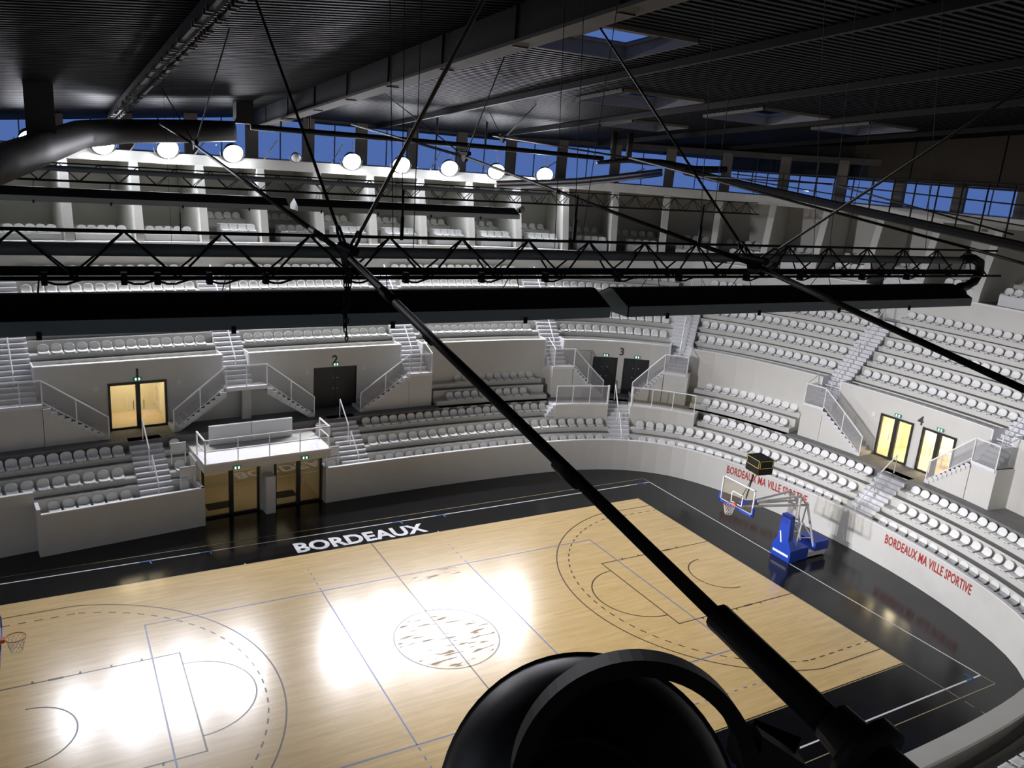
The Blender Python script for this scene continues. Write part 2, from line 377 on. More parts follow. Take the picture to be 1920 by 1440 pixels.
uwall(47, TOT-21)

# gallery ring: wall behind row K, gallery floor, back wall, roof slab, windows
DG = 9.8
gw = empty('wall_gallery', 'off-white gallery wall above the top row, with ledge and back wall', None, kind='structure')
MB().sweep(-30, TOT-30, [(DG, 9.0), (DG, ZG-.04), (DG+.16, ZG-.04), (DG+.16, 9.0)]).obj('wall_panel', 'white_paint', gw)
MB().sweep(-30, TOT-30, [(DG-.05, ZG-.04), (DG-.05, ZG+.03), (DG+.3, ZG+.03), (DG+.3, ZG-.04)]).obj('coping', 'white_coping', gw)
DB = 14.5; ZS = 14.36; ZT = 14.88
MB().sweep(-30, TOT-30, [(DB, ZG-.3), (DB, ZS+.02), (DB+.2, ZS+.02), (DB+.2, ZG-.3)]).obj('wall_back', 'white_paint', gw)
MB().sweep(-30, TOT-30, [(DG+.1, ZG-.35), (DG+.1, ZG-.02), (DB, ZG-.02), (DB, ZG-.35)], [1]*4).obj('floor_gallery', ['white_paint', 'tread_concrete'], gw)
sl = MB().sweep(-30, TOT-30, [(10.85, ZS), (10.85, ZT), (DB+.3, ZT), (DB+.3, ZS)]).obj('ceiling_gallery', 'white_paint', kind='structure', label='thick white slab edge above the gallery fins, carrying the floodlights')
# fins every three metres
FIN = []
s = -9.42; 
def walk(s, dist, d=9.9):
    st = .02 if dist > 0 else -.02; acc = 0; p = PR(s, d)
    while acc < abs(dist): s += st; q = PR(s, d); acc += (q-p).length; p = q
    return s
t = min([-12+.01*i for i in range(500)], key=lambda q: abs(PR(q, 9.9).x+9.95))
for _ in range(5): t = walk(t, -3.02)
for i in range(26): FIN.append(t); t = walk(t, 3.02)
for k, t in enumerate(FIN):
    a = MB(); hw = .19; M = frameM(t, 0, 0); w2 = .19
    prof = [(9.86, ZG), (9.9, ZG+.5), (10.8, ZS+.03), (DB+.1, ZS+.03), (DB+.1, ZG)]
    vs = [M @ Vector((-hw, d, z)) for d, z in prof]+[M @ Vector((hw, d, z)) for d, z in prof]; n = 5
    a.add(vs, [tuple(range(n)), tuple(range(n, 2*n))[::-1]]+[(i, n+i, n+(i+1) % n, (i+1) % n) for i in range(n)])
    a.obj('fin', 'white_paint', gw)
# clerestory windows: one pane and one column per bay
ZW = 17.05
win = empty('window_1', 'band of tall dusk-blue windows between beige columns under the roof', None, kind='structure')
for k in range(len(FIN)-1):
    a, b = FIN[k], FIN[k+1]
    MB().sweep(a, b, [(12.5, ZT), (12.5, ZW), (12.53, ZW), (12.53, ZT)]).obj('pane', 'glass_sky', win)
    M = frameM(a, 12.4, (ZT+ZW)/2)
    o = MB().box((0, 0, 0), (.62, .3, ZW-ZT+.4)).obj('column', 'liner_beige', win); o.matrix_local = M
    for f in (.5,):
        o = MB().box((0, 0, 0), (.05, .06, ZW-ZT)).obj('mullion', 'frame_black', win); o.matrix_local = frameM(a+(b-a)*f, 12.45, (ZT+ZW)/2)
MB().sweep(FIN[0], FIN[-1], [(12.3, ZW), (12.3, ZW+.35), (12.7, ZW+.35), (12.7, ZW)]).obj('lintel', 'clip_beige', win)
MB().sweep(FIN[-1], FIN[0]+TOT, [(12.5, ZT), (12.5, 21), (12.8, 21), (12.8, ZT)]).obj('wall_rear', 'liner_beige', kind='structure')
MB().sweep(FIN[0], FIN[-1], [(12.9, ZW+.3), (12.9, 20.5), (13.1, 20.5), (13.1, ZW+.3)]).obj('wall_clerestory', 'roof_beam', kind='structure')

# ------------------------------------------------------------------ roof
def zroof(x, y): return 19.05-.077*y+(.1*(x+1) if x < -1 else 0)
roof = empty('ceiling', 'dark ribbed metal roof deck on long beams', None, kind='structure')
def deck(xa, xb, ya, yb, pitch=.29):
    mb = MB(); n = int(round((yb-ya)/pitch)); vs = []; fs = []
    for i in range(n):
        y = ya+(yb-ya)*i/n; w = (yb-ya)/n
        for dy, dz in ((0, 0), (.42*w, 0), (.52*w, .12), (.9*w, .12)):
            for x in (xa, xb): vs.append((x, y+dy, zroof(x, y+dy)+dz))
    for x in (xa, xb): vs.append((x, yb, zroof(x, yb)))
    for i in range(n*4): fs.append((2*i, 2*i+1, 2*i+3, 2*i+2))
    mb.add(vs, fs); mb.obj('roof_panel', 'roof_deck', roof)
XB = [-21.8, -14.85, -7.9, -1, 6, 13, 20, 27, 35]
SKY = {3: [(.5, 4.5, -3.85, -.55)], 4: [(8.1, 12.2, 4.3, 7.5)], 5: [(15.3, 19.4, 4.2, 7.9), (14.2, 17.8, 11.6, 14.2)], 6: [(22, 25.5, 4.2, 7.6)]}
nsky = 1
for i in range(len(XB)-1):
    xa, xb = XB[i], XB[i+1]; holes = sorted(SKY.get(i, []), key=lambda h: h[2]); y = -30
    for (hx0, hx1, hy0, hy1) in holes:
        deck(xa, xb, y, hy0); deck(xa, hx0, hy0, hy1); deck(hx1, xb, hy0, hy1); y = hy1
        nsky += 1
        w = empty('window_%d' % nsky, 'square roof skylight well with a glazed cross frame above', None, kind='structure')
        H = .42; zc_ = zroof(hx0, (hy0+hy1)/2)
        def side(p, q):
            n = Vector((-(q[1]-p[1]), q[0]-p[0])).normalized()*.04
            A = [Vector((*p, zroof(*p)-.12)), Vector((*q, zroof(*q)-.12)), Vector((q[0]+n.x, q[1]+n.y, zroof(*q)-.12)), Vector((p[0]+n.x, p[1]+n.y, zroof(*p)-.12))]
            MB().hexa(A, [v+Vector((0, 0, H+.1)) for v in A]).obj('well_side', 'liner_beige', w)
        side((hx0, hy0), (hx1, hy0)); side((hx1, hy0), (hx1, hy1)); side((hx1, hy1), (hx0, hy1)); side((hx0, hy1), (hx0, hy0))
        g = .12
        for (gx0, gx1) in ((hx0+g, (hx0+hx1)/2-.08), ((hx0+hx1)/2+.08, hx1-g)):
            for (gy0, gy1) in ((hy0+g, (hy0+hy1)/2-.08), ((hy0+hy1)/2+.08, hy1-g)):
                q = [(gx0, gy0), (gx1, gy0), (gx1, gy1), (gx0, gy1)]
                MB().hexa([(*c, zroof(*c)+H-.1) for c in q], [(*c, zroof(*c)+H-.07) for c in q]).obj('pane', 'glass_sky', w)
        fr = MB()
        for (a, b) in (((hx0, hy0), (hx0+g, hy1)), ((hx1-g, hy0), (hx1, hy1)), ((hx0, hy0), (hx1, hy0+g)), ((hx0, hy1-g), (hx1, hy1)), (((hx0+hx1)/2-.08, hy0), ((hx0+hx1)/2+.08, hy1)), ((hx0, (hy0+hy1)/2-.08), (hx1, (hy0+hy1)/2+.08))):
            q = [(a[0], a[1]), (b[0], a[1]), (b[0], b[1]), (a[0], b[1])]
            fr.hexa([(*c, zroof(*c)+H-.14) for c in q], [(*c, zroof(*c)+H-.05) for c in q])
        fr.obj('window_frame', 'liner_beige', w)
    deck(xa, xb, y, 27)
def beam(x, w, h, y0=-29, y1=24.5, name='beam', m_='roof_beam'):
    A = [Vector((x-w/2, y0, zroof(x, y0)-h)), Vector((x+w/2, y0, zroof(x, y0)-h)), Vector((x+w/2, y0, zroof(x, y0)+.1)), Vector((x-w/2, y0, zroof(x, y0)+.1))]
    B = [v+Vector((0, y1-y0, zroof(x, y1)-zroof(x, y0))) for v in A]
    return MB().hexa(A, B).obj(name, m_, roof)
beam(-1, .34, .85)
for y in [ -8+4.1*i for i in range(8)]:
    MB().box((-1, y, zroof(-1, y)-.45), (.40, .09, .95)).obj('stiffener', 'roof_beam', roof)
MB().hexa([Vector((-1.3, -29, zroof(-1, -29)-.9)), Vector((-.7, -29, zroof(-1, -29)-.9)), Vector((-.7, -29, zroof(-1, -29)-.82)), Vector((-1.3, -29, zroof(-1, -29)-.82))],
          [Vector((-1.3, 24, zroof(-1, 24)-.9)), Vector((-.7, 24, zroof(-1, 24)-.9)), Vector((-.7, 24, zroof(-1, 24)-.82)), Vector((-1.3, 24, zroof(-1, 24)-.82))]).obj('beam_flange', 'clip_beige', roof)
for x in (6, 13, 20, 27): beam(x, .16, .22)
beam(-14.85, .16, .22)
# lattice purlin with two pale chords
lp = MB(); lq = MB()
for dx in (-.17, .17):
    lp.hexa([Vector((-7.9+dx-.045, -29, zroof(-7.9, -29)-.5)), Vector((-7.9+dx+.045, -29, zroof(-7.9, -29)-.5)), Vector((-7.9+dx+.045, -29, zroof(-7.9, -29)-.42)), Vector((-7.9+dx-.045, -29, zroof(-7.9, -29)-.42))],
            [Vector((-7.9+dx-.045, 23, zroof(-7.9, 23)-.5)), Vector((-7.9+dx+.045, 23, zroof(-7.9, 23)-.5)), Vector((-7.9+dx+.045, 23, zroof(-7.9, 23)-.42)), Vector((-7.9+dx-.045, 23, zroof(-7.9, 23)-.42))])
for i in range(150):
    y = -28+i*.34; z = zroof(-7.9, y)
    lq.box((-7.9+random.choice((-.17, .17))*1.0, y, z-.46), (.15, .13, .12))
lp.obj('beam_chord', 'roof_beam', roof); lq.obj('beam_clip', 'clip_beige', roof)['kind'] = 'stuff'
beam(-7.9, .14, .4, name='beam_web')
# brown edge girder over the end windows
gd = MB(); gz0 = 16.3
for i in range(9):
    y0_ = -22+i*5.0; MB().box((31.0, y0_+2.47, (gz0+zroof(31, y0_))/2+.1), (.35, 4.92, zroof(31, y0_)-gz0+.2)).obj('girder_panel', 'girder_brown', roof)
MB().box((31, 0, gz0-.06), (.6, 46, .1)).obj('girder_flange', 'girder_brown', roof)

# ------------------------------------------------------------------ terraces
ORD = ['zeroth', 'first', 'second', 'third', 'fourth', 'fifth', 'sixth', 'seventh', 'eighth', 'ninth', 'tenth', 'eleventh', 'twelfth', 'thirteenth', 'fourteenth', 'fifteenth', 'sixteenth', 'seventeenth', 'eighteenth', 'nineteenth', 'twentieth', 'twenty-first', 'twenty-second', 'twenty-third', 'twenty-fourth', 'twenty-fifth', 'twenty-sixth', 'twenty-seventh', 'twenty-eighth', 'twenty-ninth', 'thirtieth', 'thirty-first', 'thirty-second', 'thirty-third', 'thirty-fourth', 'thirty-fifth'] + ['number %s' % w for w in 'abcdefghijklmnopqrst']
SEATS = []
def row(par, s0, s1, d0, zf, low=.67, back=.9, seat=True, pitch=.5, rowname='', bay='', inset=(.12, .12), s_seat=None):
    prof = [(d0, zf-low), (d0, zf), (d0+.36, zf), (d0+.36, zf+.22), (d0+.40, zf+.25), (d0+back, zf+.25), (d0+back, zf-low)]
    MB().sweep(s0, s1, prof, [0, 1, 0, 0, 0, 0, 0]).obj('terrace_row', ['white_paint', 'tread_concrete'], par)
    if seat:
        a, b = s_seat or (s0, s1); pts = []; L = 0; N = max(2, int((b-a)/.05)); pr = PR(a, d0+.55); acc = [(0, a)]
        for i in range(1, N+1):
            t_ = a+(b-a)*i/N; q = PR(t_, d0+.55); L += (q-pr).length; pr = q; acc.append((L, t_))
        L2 = L-inset[0]-inset[1]; n = int(L2/pitch+.02)
        off = inset[0]+(L2-n*pitch)/2
        j = 0
        for k in range(n):
            w = off+(k+.5)*pitch
            while acc[j+1][0] < w: j += 1
            f = (w-acc[j][0])/(acc[j+1][0]-acc[j][0]); t_ = acc[j][1]+(acc[j+1][1]-acc[j][1])*f
            SEATS.append((t_, d0+.34, zf+.25, rowname, bay, k+1, n))
LOWER = [('left_a', -24, -8.36, 'lower stand left of gate one aisle', (0, 1, 2)), ('b', -7.05, -6.1, 'short block beside the entrance doors', (0, 1, 2)), ('c', -.58, .38, 'short block right of the entrance doors', (0, 1, 2)),
         ('d', 1.72, 15.0, 'lower stand, entrance doors to corner aisle', (0, 1, 2)), ('e', 16.02, 27.6, 'lower stand behind the blue basket unit', (0, 1, 2)), ('f', 28.9, 42, 'lower stand below gate four', (0, 1, 2))]
RN = ['front', 'second', 'third', 'fourth', 'fifth', 'sixth']
PITL = [.52, .54, .48]
for nm, a, b, bay, rows in LOWER:
    par = empty('seating_terrace', 'stepped white concrete %s' % bay, 'grandstand')
    for i in rows:
        a_, b_ = a, b
        if nm == 'left_a' and i == 0: a_ = -12.0
        if nm == 'd' and i == 2: b_ = 12.35
        if nm == 'e' and i == 2: a_ = 18.75
        d0 = .9*i if i else .14
        row(par, a_, b_, d0, ZF(i), .67 if i else 1.1, .9 if i else .76, True, PITL[i], RN[i], bay, inset=(.05, .05) if b-a < 1.2 else (.2, .15))
par = empty('seating_terrace', 'stepped white rows of the near side stand below the camera', 'grandstand')
for i in (0, 1, 2): row(par, 42, 56, .9*i if i else .14, ZF(i), .67 if i else 1.1, .9 if i else .76, i > 0, .52, RN[i], 'near side stand below the camera')
# corner platform in front of gate three
pf = empty('gate_platform', 'raised platform in front of gate three with glass balustrades', 'platform')
for a, b in ((12.35, 15.02), (16.02, 18.75)):
    MB().sweep(a, b, [(1.8, 1.7), (1.8, ZC-.02), (2.75, ZC-.02), (2.75, 1.7)]).obj('platform_wall', 'white_paint', pf)
    MB().sweep(a-.0, b+.0, [(1.76, ZC-.02), (1.76, ZC+.05), (2.1, ZC+.05), (2.1, ZC-.02)]).obj('coping', 'white_coping', pf)
def balustrade(par, s0, s1, d, z, h=1.0, posts=3, dusty=False, rail='rail_white'):
    n = max(1, int(abs(s1-s0)/1.0))
    MB().path([PR(s0+(s1-s0)*i/6, d, z+h) for i in range(7)], .034, 6).obj('top_rail', rail, par)
    for i in range(posts):
        t_ = s0+(s1-s0)*i/max(1, posts-1); MB().tube(PR(t_, d, z), PR(t_, d, z+h), .025, 6).obj('post', rail, par)
    for i in range(max(1, posts-1)):
        a = s0+(s1-s0)*i/max(1, posts-1); b = s0+(s1-s0)*(i+1)/max(1, posts-1)
        MB().sweep(a+.02, b-.02, [(d-.008, z+.04), (d-.008, z+h-.06), (d+.008, z+h-.06), (d+.008, z+.04)]).obj('glass_panel', 'glass_dusty' if dusty else 'glass_clear', par)
balustrade(pf, 12.4, 14.98, 1.84, ZC+.05, 1.02, 4, True); balustrade(pf, 16.06, 18.7, 1.84, ZC+.05, 1.02, 4, False)
for s_ in (14.98, 16.06): MB().tube(PR(s_, 1.84, ZC), PR(s_, 1.84, ZC+1.12), .06, 8).obj('post', 'rail_white', pf)
stp = MB()
for k in range(4): stp.sweep(11.9+.12*k, 12.4, [(1.85, 2.45+.17*k), (1.85, 2.6+.17*k), (2.5, 2.6+.17*k), (2.5, 2.45+.17*k)])
stp.obj('step', 'step_paint', pf)
# extra two rows where there is no gate
for (a, b, sd_, se_, bay) in ((6.25, 12.35, (6.5, 11.75), (7.3, 12.35), 'block right of gate two stairs'), (18.35, 22.75, (18.6, 22.7), (18.5, 22.7), 'block between gates three and four')):
    par = empty('seating_terrace', 'two extra stepped rows, %s' % bay, 'grandstand')
    row(par, a, b, 2.7, ZF(3), .5, .9, True, .49, 'fourth', bay, s_seat=sd_)
    row(par, a, b, 3.6, ZF(4), .9, .78, True, .49, 'fifth', bay, s_seat=se_)
# upper stand
UB = [(-21, -12.85, 'upper stand left of the gate one stair'), (-11.47, -4.02, 'upper stand over gate one'), (-2.83, 4.68, 'upper stand over gate two'), (5.88, 12.57, 'upper stand, gates two to three'),
      (13.43, 17.42, 'upper stand over gate three'), (18.06, 23.32, 'upper stand, gates three to four'), (24.2, 30.9, 'upper stand over gate four'), (31.75, 38.2, 'upper stand beyond gate four'), (39.1, 56, 'upper stand of the near side')]
for a, b, bay in UB:
    par = empty('seating_terrace', 'stepped white %s' % bay, 'grandstand')
    for i in range(6):
        row(par, a, b, UD(i)+(.12 if i == 0 else 0), UF(i), .2 if i == 0 else .72, .9 if i else .78, True, .497, RN[i], bay, inset=(.1, .1))
# aisle stairs
def aisle(s0, s1, d0, z0, d1, z1, n, lab, ext=0, rail=True, taper=None):
    st = empty('aisle_stair', lab, 'stairs')
    for k in range(n):
        da = d0+(d1-d0)*k/n; zt = z0+(z1-z0)*(k+1)/n
        MB().sweep(s0, s1, [(da, zt-.5), (da, zt-.035), (da+.4, zt-.035), (da+.4, zt-.5)]).obj('step', 'step_paint', st)
        MB().sweep(s0, s1, [(da-.025, zt-.035), (da-.025, zt), (da+.4, zt), (da+.4, zt-.035)]).obj('nosing', 'white_coping', st)
    return st
def handrail(s_, pts, lab):
    h = empty('handrail', lab, 'handrail')
    MB().path([PR(s_, d, z) for d, z in pts], .032, 6).obj('rail', 'rail_white', h)
    for (d, z), zb_ in ((pts[0], pts[0][1]-.9), (pts[-1], pts[-1][1]-.9)):
        MB().tube(PR(s_, d, z), PR(s_, d, zb_), .022, 6).obj('post', 'rail_white', h)
LA = [(-8.36, -7.05, 'below gate one'), (.38, 1.72, 'below gate two'), (15.0, 16.02, 'below gate three'), (27.6, 28.9, 'below gate four')]
for a, b, l in LA:
    aisle(a, b, .25, 1.11, 2.95, ZC, 12, 'white aisle steps through the lower rows %s' % l)
    MB().sweep(a, b, [(.14, .9), (.14, 1.11), (.6, 1.11), (.6, .9)]).obj('aisle_landing', 'tread_concrete', label='small concrete landing at the foot of the aisle steps %s' % l, cat='landing')
    m_ = (a+b)/2
    handrail(m_, [(.35, 1.98), (1.45, 2.85)], 'short white handrail on the bottom aisle steps %s' % l)
    handrail(m_-.08, [(1.55, 3.1), (2.75, 4.05)], 'short white handrail on the top aisle steps %s' % l)
UL = ['left of gate one', 'between gates one and two', 'right of gate two', 'left of gate three', 'right of gate three', 'left of gate four', 'right of gate four', 'beyond gate four']
ZL = 4.9
for (a, b), l in zip(AISU, UL):
    aisle(a, b, 3.85, ZL, 5.3, UF(0)+.708, 7, 'white steps up through the parapet %s' % l)
    us_ = aisle(a, b, 5.3, UF(0)+.708, UD(5), UF(5), 16, 'white aisle steps of the upper stand %s' % l)
    MB().sweep(a, b, [(UD(5)-.02, UF(5)-.3), (UD(5)-.02, UF(5)), (DG+.05, UF(5)), (DG+.05, UF(5)-.3)]).obj('top_landing', 'step_paint', us_)
    m_ = (a+b)/2
    handrail(m_, [(4.4, 6.0), (6.6, 7.95)], 'thin white handrail on the lower aisle steps %s' % l)
    handrail(m_, [(7.1, 8.5), (8.7, 9.7)], 'thin white handrail on the upper aisle steps %s' % l)

# side staircases down from the landings to the concourse
def stair_block(s0, s1, flights, lab, closed=True, df=3.25, db=4.35, open_side=None, glass=True):
    t_ = empty('side_staircase', lab, 'staircase')
    MB().sweep(s0, s1, [(df, ZL-.16), (df, ZL), (db+.0, ZL), (db+.0, ZL-.16)]).obj('landing', 'step_paint', t_)
    MB().sweep(s0-.0, s1+.0, [(df-.02, ZL-.1), (df-.02, ZL+.02), (df+.06, ZL+.02), (df+.06, ZL-.1)]).obj('landing_edge', 'white_coping', t_)
    if closed: MB().sweep(s0+.02, s1-.02, [(df+.03, ZC), (df+.03, ZL-.16), (df+.13, ZL-.16), (df+.13, ZC)]).obj('side_wall', 'white_paint', t_)
    balustrade(t_, s0, s1, df+.03, ZL, 1.02, 2 if s1-s0 < 1.2 else 3, True)
    for top, foot in flights:
        n = 10
        for k in range(n):
            a = top+(foot-top)*k/n; b = top+(foot-top)*(k+1)/n; z = ZL-(ZL-ZC)*(k+1)/(n+1)
            MB().sweep(a, b+(b-a)*.15, [(df-.03, z-.16), (df-.03, z), (db-.02, z), (db-.02, z-.16)]).obj('step', 'step_paint', t_)
        poly = [(top, ZL-.02)]
        for k in range(n):
            a = top+(foot-top)*k/n; b = top+(foot-top)*(k+1)/n; z = ZL-(ZL-ZC)*(k+1)/(n+1)
            poly += [(a, z), (b, z)]
        if closed: poly += [(foot, ZC), (top, ZC)]
        else: poly += [(foot, ZC), (foot-(foot-top)*.12, ZC), (top, ZL-.42)]
        MB().sdpoly(poly, df+.02, df+.14).obj('stringer', 'white_paint', t_)
        # glass and rail
        rt = PR(top, df, ZL+1.02); rf = PR(foot, df, ZC+1.0)
        MB().path([PR(top+(foot-top)*i/5, df, ZL+1.02+(ZC+1.0-ZL-1.02)*i/5) for i in range(6)], .034, 6).obj('top_rail', 'rail_white', t_)
        MB().path([PR(top+(foot-top)*i/5, df, ZL+.12+(ZC+.1-ZL-.12)*i/5) for i in range(6)], .018, 6).obj('bottom_rail', 'rail_white', t_)
        for f in (0, .5, 1.0): MB().tube(PR(top+(foot-top)*f, df, ZL+(ZC-ZL)*f), PR(top+(foot-top)*f, df, ZL+1.02+(ZC-ZL-.02)*f), .025, 6).obj('post', 'rail_white', t_)
        for f0, f1 in ((0, .5), (.5, 1)):
            zz = lambda f, h: ZL+h+(ZC-ZL)*f; ss = lambda f: top+(foot-top)*f
            MB().sdpoly([(ss(f0+.01), zz(f0, .14)), (ss(f1-.01), zz(f1, .14)), (ss(f1-.01), zz(f1, .97)), (ss(f0+.01), zz(f0, .97))], df-.008, df+.008).obj('glass_panel', 'glass_dusty', t_)
    return t_
stair_block(-12.85, -11.35, [(-11.35, -9.0), (-12.85, -15.2)], 'white staircase with glass balustrade left of gate one')
tt = stair_block(-4.15, -2.33, [(-4.15, -6.4), (-2.33, -.12)], 'double white staircase meeting at a landing between gates one and two', closed=False)
MB().box((0, 0, 0), (.42, .25, 1.75)).obj('pillar', 'white_paint', tt).matrix_local = frameM(-3.05, 4.1, ZC+.85)
stair_block(4.75, 5.95, [(4.75, 2.2)], 'white staircase with glass balustrade right of gate two')
stair_block(12.7, 13.65, [(13.65, 15.0)], 'white staircase with glass balustrade left of gate three')
stair_block(17.3, 18.1, [(17.3, 16.15)], 'white staircase with glass balustrade right of gate three')
stair_block(23.15, 24.1, [(24.1, 26.15)], 'white staircase with glass balustrade left of gate four')
stair_block(31.0, 32.0, [(31.0, 29.3)], 'white staircase with glass balustrade right of gate four')
for s_, s2, l in ((5.95, None, 0), (12.7, None, 0), (18.1, None, 0), (23.15, None, 0), (32.0, None, 0), (-12.85, None, 0)):
    MB().sweep(s_-.06, s_+.06, [(3.28, ZC-.4), (3.28, ZL), (DU+.1, ZL), (DU+.1, ZC-.4)]).obj('wall_end', 'white_paint', uw)
    g = MB().sweep(s_-.008, s_+.008, [(3.3, ZL+.05), (3.3, ZL+.95), (4.3, ZL+.95), (4.3, ZL+.05)]).obj('glass_panel', 'glass_dusty', uw)
    MB().tube(PR(s_, 3.28, ZL+1.02), PR(s_, 4.4, ZL+1.4), .026, 6).obj('rail', 'rail_white', uw)

# ------------------------------------------------------------------ entrance block
eb = empty('entrance_block', 'white entrance canopy slab over two pairs of glass doors', 'canopy')
E0, E1 = -6.02, -.66
def xy(s_, d): return PR(s_, d)
MB().sweep(E0-.06, E1+.06, [(-.42, 2.42), (-.42, 2.80), (2.75, 2.80), (2.75, 2.42)]).obj('slab', 'white_paint', eb)
MB().sweep(E0-.06, E1+.06, [(-.45, 2.76), (-.45, 2.83), (1.1, 2.83), (1.1, 2.76)]).obj('slab_top', 'white_coping', eb)
MB().sweep(-3.42, -3.0, [(-.15, 0), (-.15, 1.75), (.75, 1.75), (.75, 0)]).obj('pillar', 'panel_white', eb)
MB().sweep(-3.5, -2.92, [(.4, 0), (.4, 2.42), (.75, 2.42), (.75, 0)]).obj('pillar', 'white_paint', eb)
rl = empty('guard_rail', 'white steel guard rail round the top of the entrance canopy', 'railing')
zr = 2.83
cs_ = [(E0, .9), (E0, -.38), (E1, -.38), (E1, .9)]
for h in (1.0, .52):
    for (p, q) in zip(cs_[:-1], cs_[1:]): MB().tube(PR(p[0], p[1], zr+h), PR(q[0], q[1], zr+h), .042 if h > .9 else .024, 8).obj('rail', 'rail_white', rl)
for s_, d in cs_+[(E0+(E1-E0)*f, -.38) for f in (.25, .5, .75)]: MB().tube(PR(s_, d, zr), PR(s_, d, zr+1.0), .036 if d > 0 or s_ in (E0, E1) else .024, 8).obj('post', 'rail_white', rl)
bx = empty('screen_panel', 'long white free-standing screen of two panels on the entrance canopy', 'screen')
for a, b in ((-5.3, -3.5), (-3.47, -1.65)): MB().sweep(a, b, [(1.75, 2.83), (1.75, 3.68), (1.86, 3.70), (1.86, 2.83)]).obj('panel', 'panel_white', bx)
for i, (s_, d, z, l) in enumerate(((-6.5, .62, 1.5, 'small white board on two posts in the front row left of the entrance'), (-6.62, 1.6, 2.25, 'small white board on two posts behind another, left of the entrance'), (-.1, .72, 1.5, 'small white board on two posts in the front row right of the entrance'), (-.25, 1.7, 2.25, 'small white board on two posts behind another, right of the entrance'))):
    e = empty('notice_board', l, 'board', 'small boards beside the entrance')
    M = frameM(s_, d, z)
    MB().box((0, 0, .72), (.62, .05, .46)).obj('board', 'panel_white', e)
    for x in (-.28, .28): MB().box((x, 0, .25), (.035, .035, .5)).obj('post', 'rail_white', e)
    e.matrix_world = M
def glass_doors(name, s0, s1, d, z0, z1, label, leaves=2, open_leaf=None, transom=0):
    e = empty(name, label, None, kind='structure'); th = .1
    MB().sweep(s0, s1, [(d-.03, z1-.1), (d-.03, z1), (d+.09, z1), (d+.09, z1-.1)]).obj('door_frame', 'frame_black', e)
    for a, b in ((s0, s0+.09), (s1-.09, s1), ((s0+s1)/2-.09, (s0+s1)/2+.09)):
        MB().sweep(a, b, [(d-.03, z0), (d-.03, z1), (d+.09, z1), (d+.09, z0)]).obj('door_frame', 'frame_black', e)
    for k in range(2):
        a = s0+.09 if k == 0 else (s0+s1)/2+.09; b = (s0+s1)/2-.09 if k == 0 else s1-.09
        MB().sweep(a, b, [(d, z0+.0), (d, z0+.09), (d+.05, z0+.09), (d+.05, z0)]).obj('bottom_rail', 'frame_black', e)
        MB().sweep(a, b, [(d+.02, z0+.09), (d+.02, z1-.1), (d+.035, z1-.1), (d+.035, z0+.09)]).obj('pane', 'glass_door', e)
        MB().tube(PR(b-.12 if k == 0 else a+.12, d-.05, z0+.9), PR(b-.12 if k == 0 else a+.12, d-.05, z0+1.3), .018, 6).obj('door_handle', 'bracket_grey', e)
    return e
glass_doors('door_1', -5.98, -3.55, .42, 0, 2.42, 'left pair of tall glass doors under the entrance canopy')
glass_doors('door_2', -2.88, -.70, .42, 0, 2.42, 'right pair of tall glass doors under the entrance canopy')
def foyer(s0, s1, d0, d1, z0, z1, power, label, blue=False, mats_=('foyer_wall', 'foyer_floor')):
    e = empty('wall_foyer', label, None, kind='structure'); e.hide_viewport = False
    T = .06
    MB().sweep(s0-T, s1+T, [(d0+.16, z0-.04), (d0+.16, z0+.012), (d1, z0+.012), (d1, z0-.04)]).obj('foyer_floor', mats_[1], e)
    MB().sweep(s0-T, s1+T, [(d0+.16, z1), (d0+.16, z1+.03), (d1, z1+.03), (d1, z1)]).obj('foyer_ceiling', mats_[0], e)
    MB().sweep(s0-T, s1+T, [(d1, z0), (d1, z1), (d1+T, z1), (d1+T, z0)]).obj('foyer_back', mats_[0], e)
    for s_ in (s0-T, s1): MB().sweep(s_, s_+T, [(d0+.16, z0), (d0+.16, z1), (d1, z1), (d1, z0)]).obj('foyer_side', mats_[0], e)
    if blue:
        for f in (.42, .9): 
            ss = s0+(s1-s0)*f; MB().sweep(ss-.32, ss+.32, [(d1-.03, z0+1.25), (d1-.03, z0+1.98), (d1-.005, z0+1.98), (d1-.005, z0+1.25)]).obj('poster', 'foyer_blue', e)
        M = frameM((s0+s1)/2+.4, d1-.9, z0); c = MB(); c.box((0, 0, .75), (.7, .45, .04)); c.tube((0, 0, .02), (0, 0, .75), .03); c.obj('counter', 'white_coping', e).matrix_local = M
    L = bpy.data.lights.new('foyer_lamp', 'AREA'); L.energy = power; L.color = (1, .86, .62); L.shape = 'RECTANGLE'
    lo = bpy.data.objects.new('foyer_lamp', L); COL.objects.link(lo); M = frameM((s0+s1)/2, (d0+d1)/2+.2, z1-.04); lo.parent = e; lo.matrix_local = M
    L.size = (s1-s0)*.7; L.size_y = (d1-d0)*.5
    return e
foyer(-6.0, -.68, .5, 4.0, 0, 2.38, 12, 'dim warm-lit entrance foyer seen through glass doors')
for s_, d in ((-5.0, 1.2), (-2.1, 1.3)): MB().sweep(s_-.55, s_+.55, [(d, .012), (d, .03), (d+.7, .03), (d+.7, .012)]).obj('door_mat', 'mat_dark', label='dark door mat inside the %s glass doors' % ('left' if s_ < -4 else 'right'), cat='mat')
glass_doors('door_3', -8.80, -6.42, DU-.02, ZC, DT, 'glass double door of gate one, warm light behind')
foyer(-8.9, -6.3, DU, 6.9, ZC, DT+.03, 42, 'warm-lit corridor behind gate one')
glass_doors('door_4', 26.22, 27.72, DU-.02, ZC, DT, 'left glass double door of gate four, warm light behind')
glass_doors('door_5', 28.12, 29.60, DU-.02, ZC, DT, 'right glass double door of gate four, warm light behind')
foyer(26.1, 29.75, DU, 6.9, ZC, DT+.03, 230, 'bright warm-lit foyer behind gate four', True)
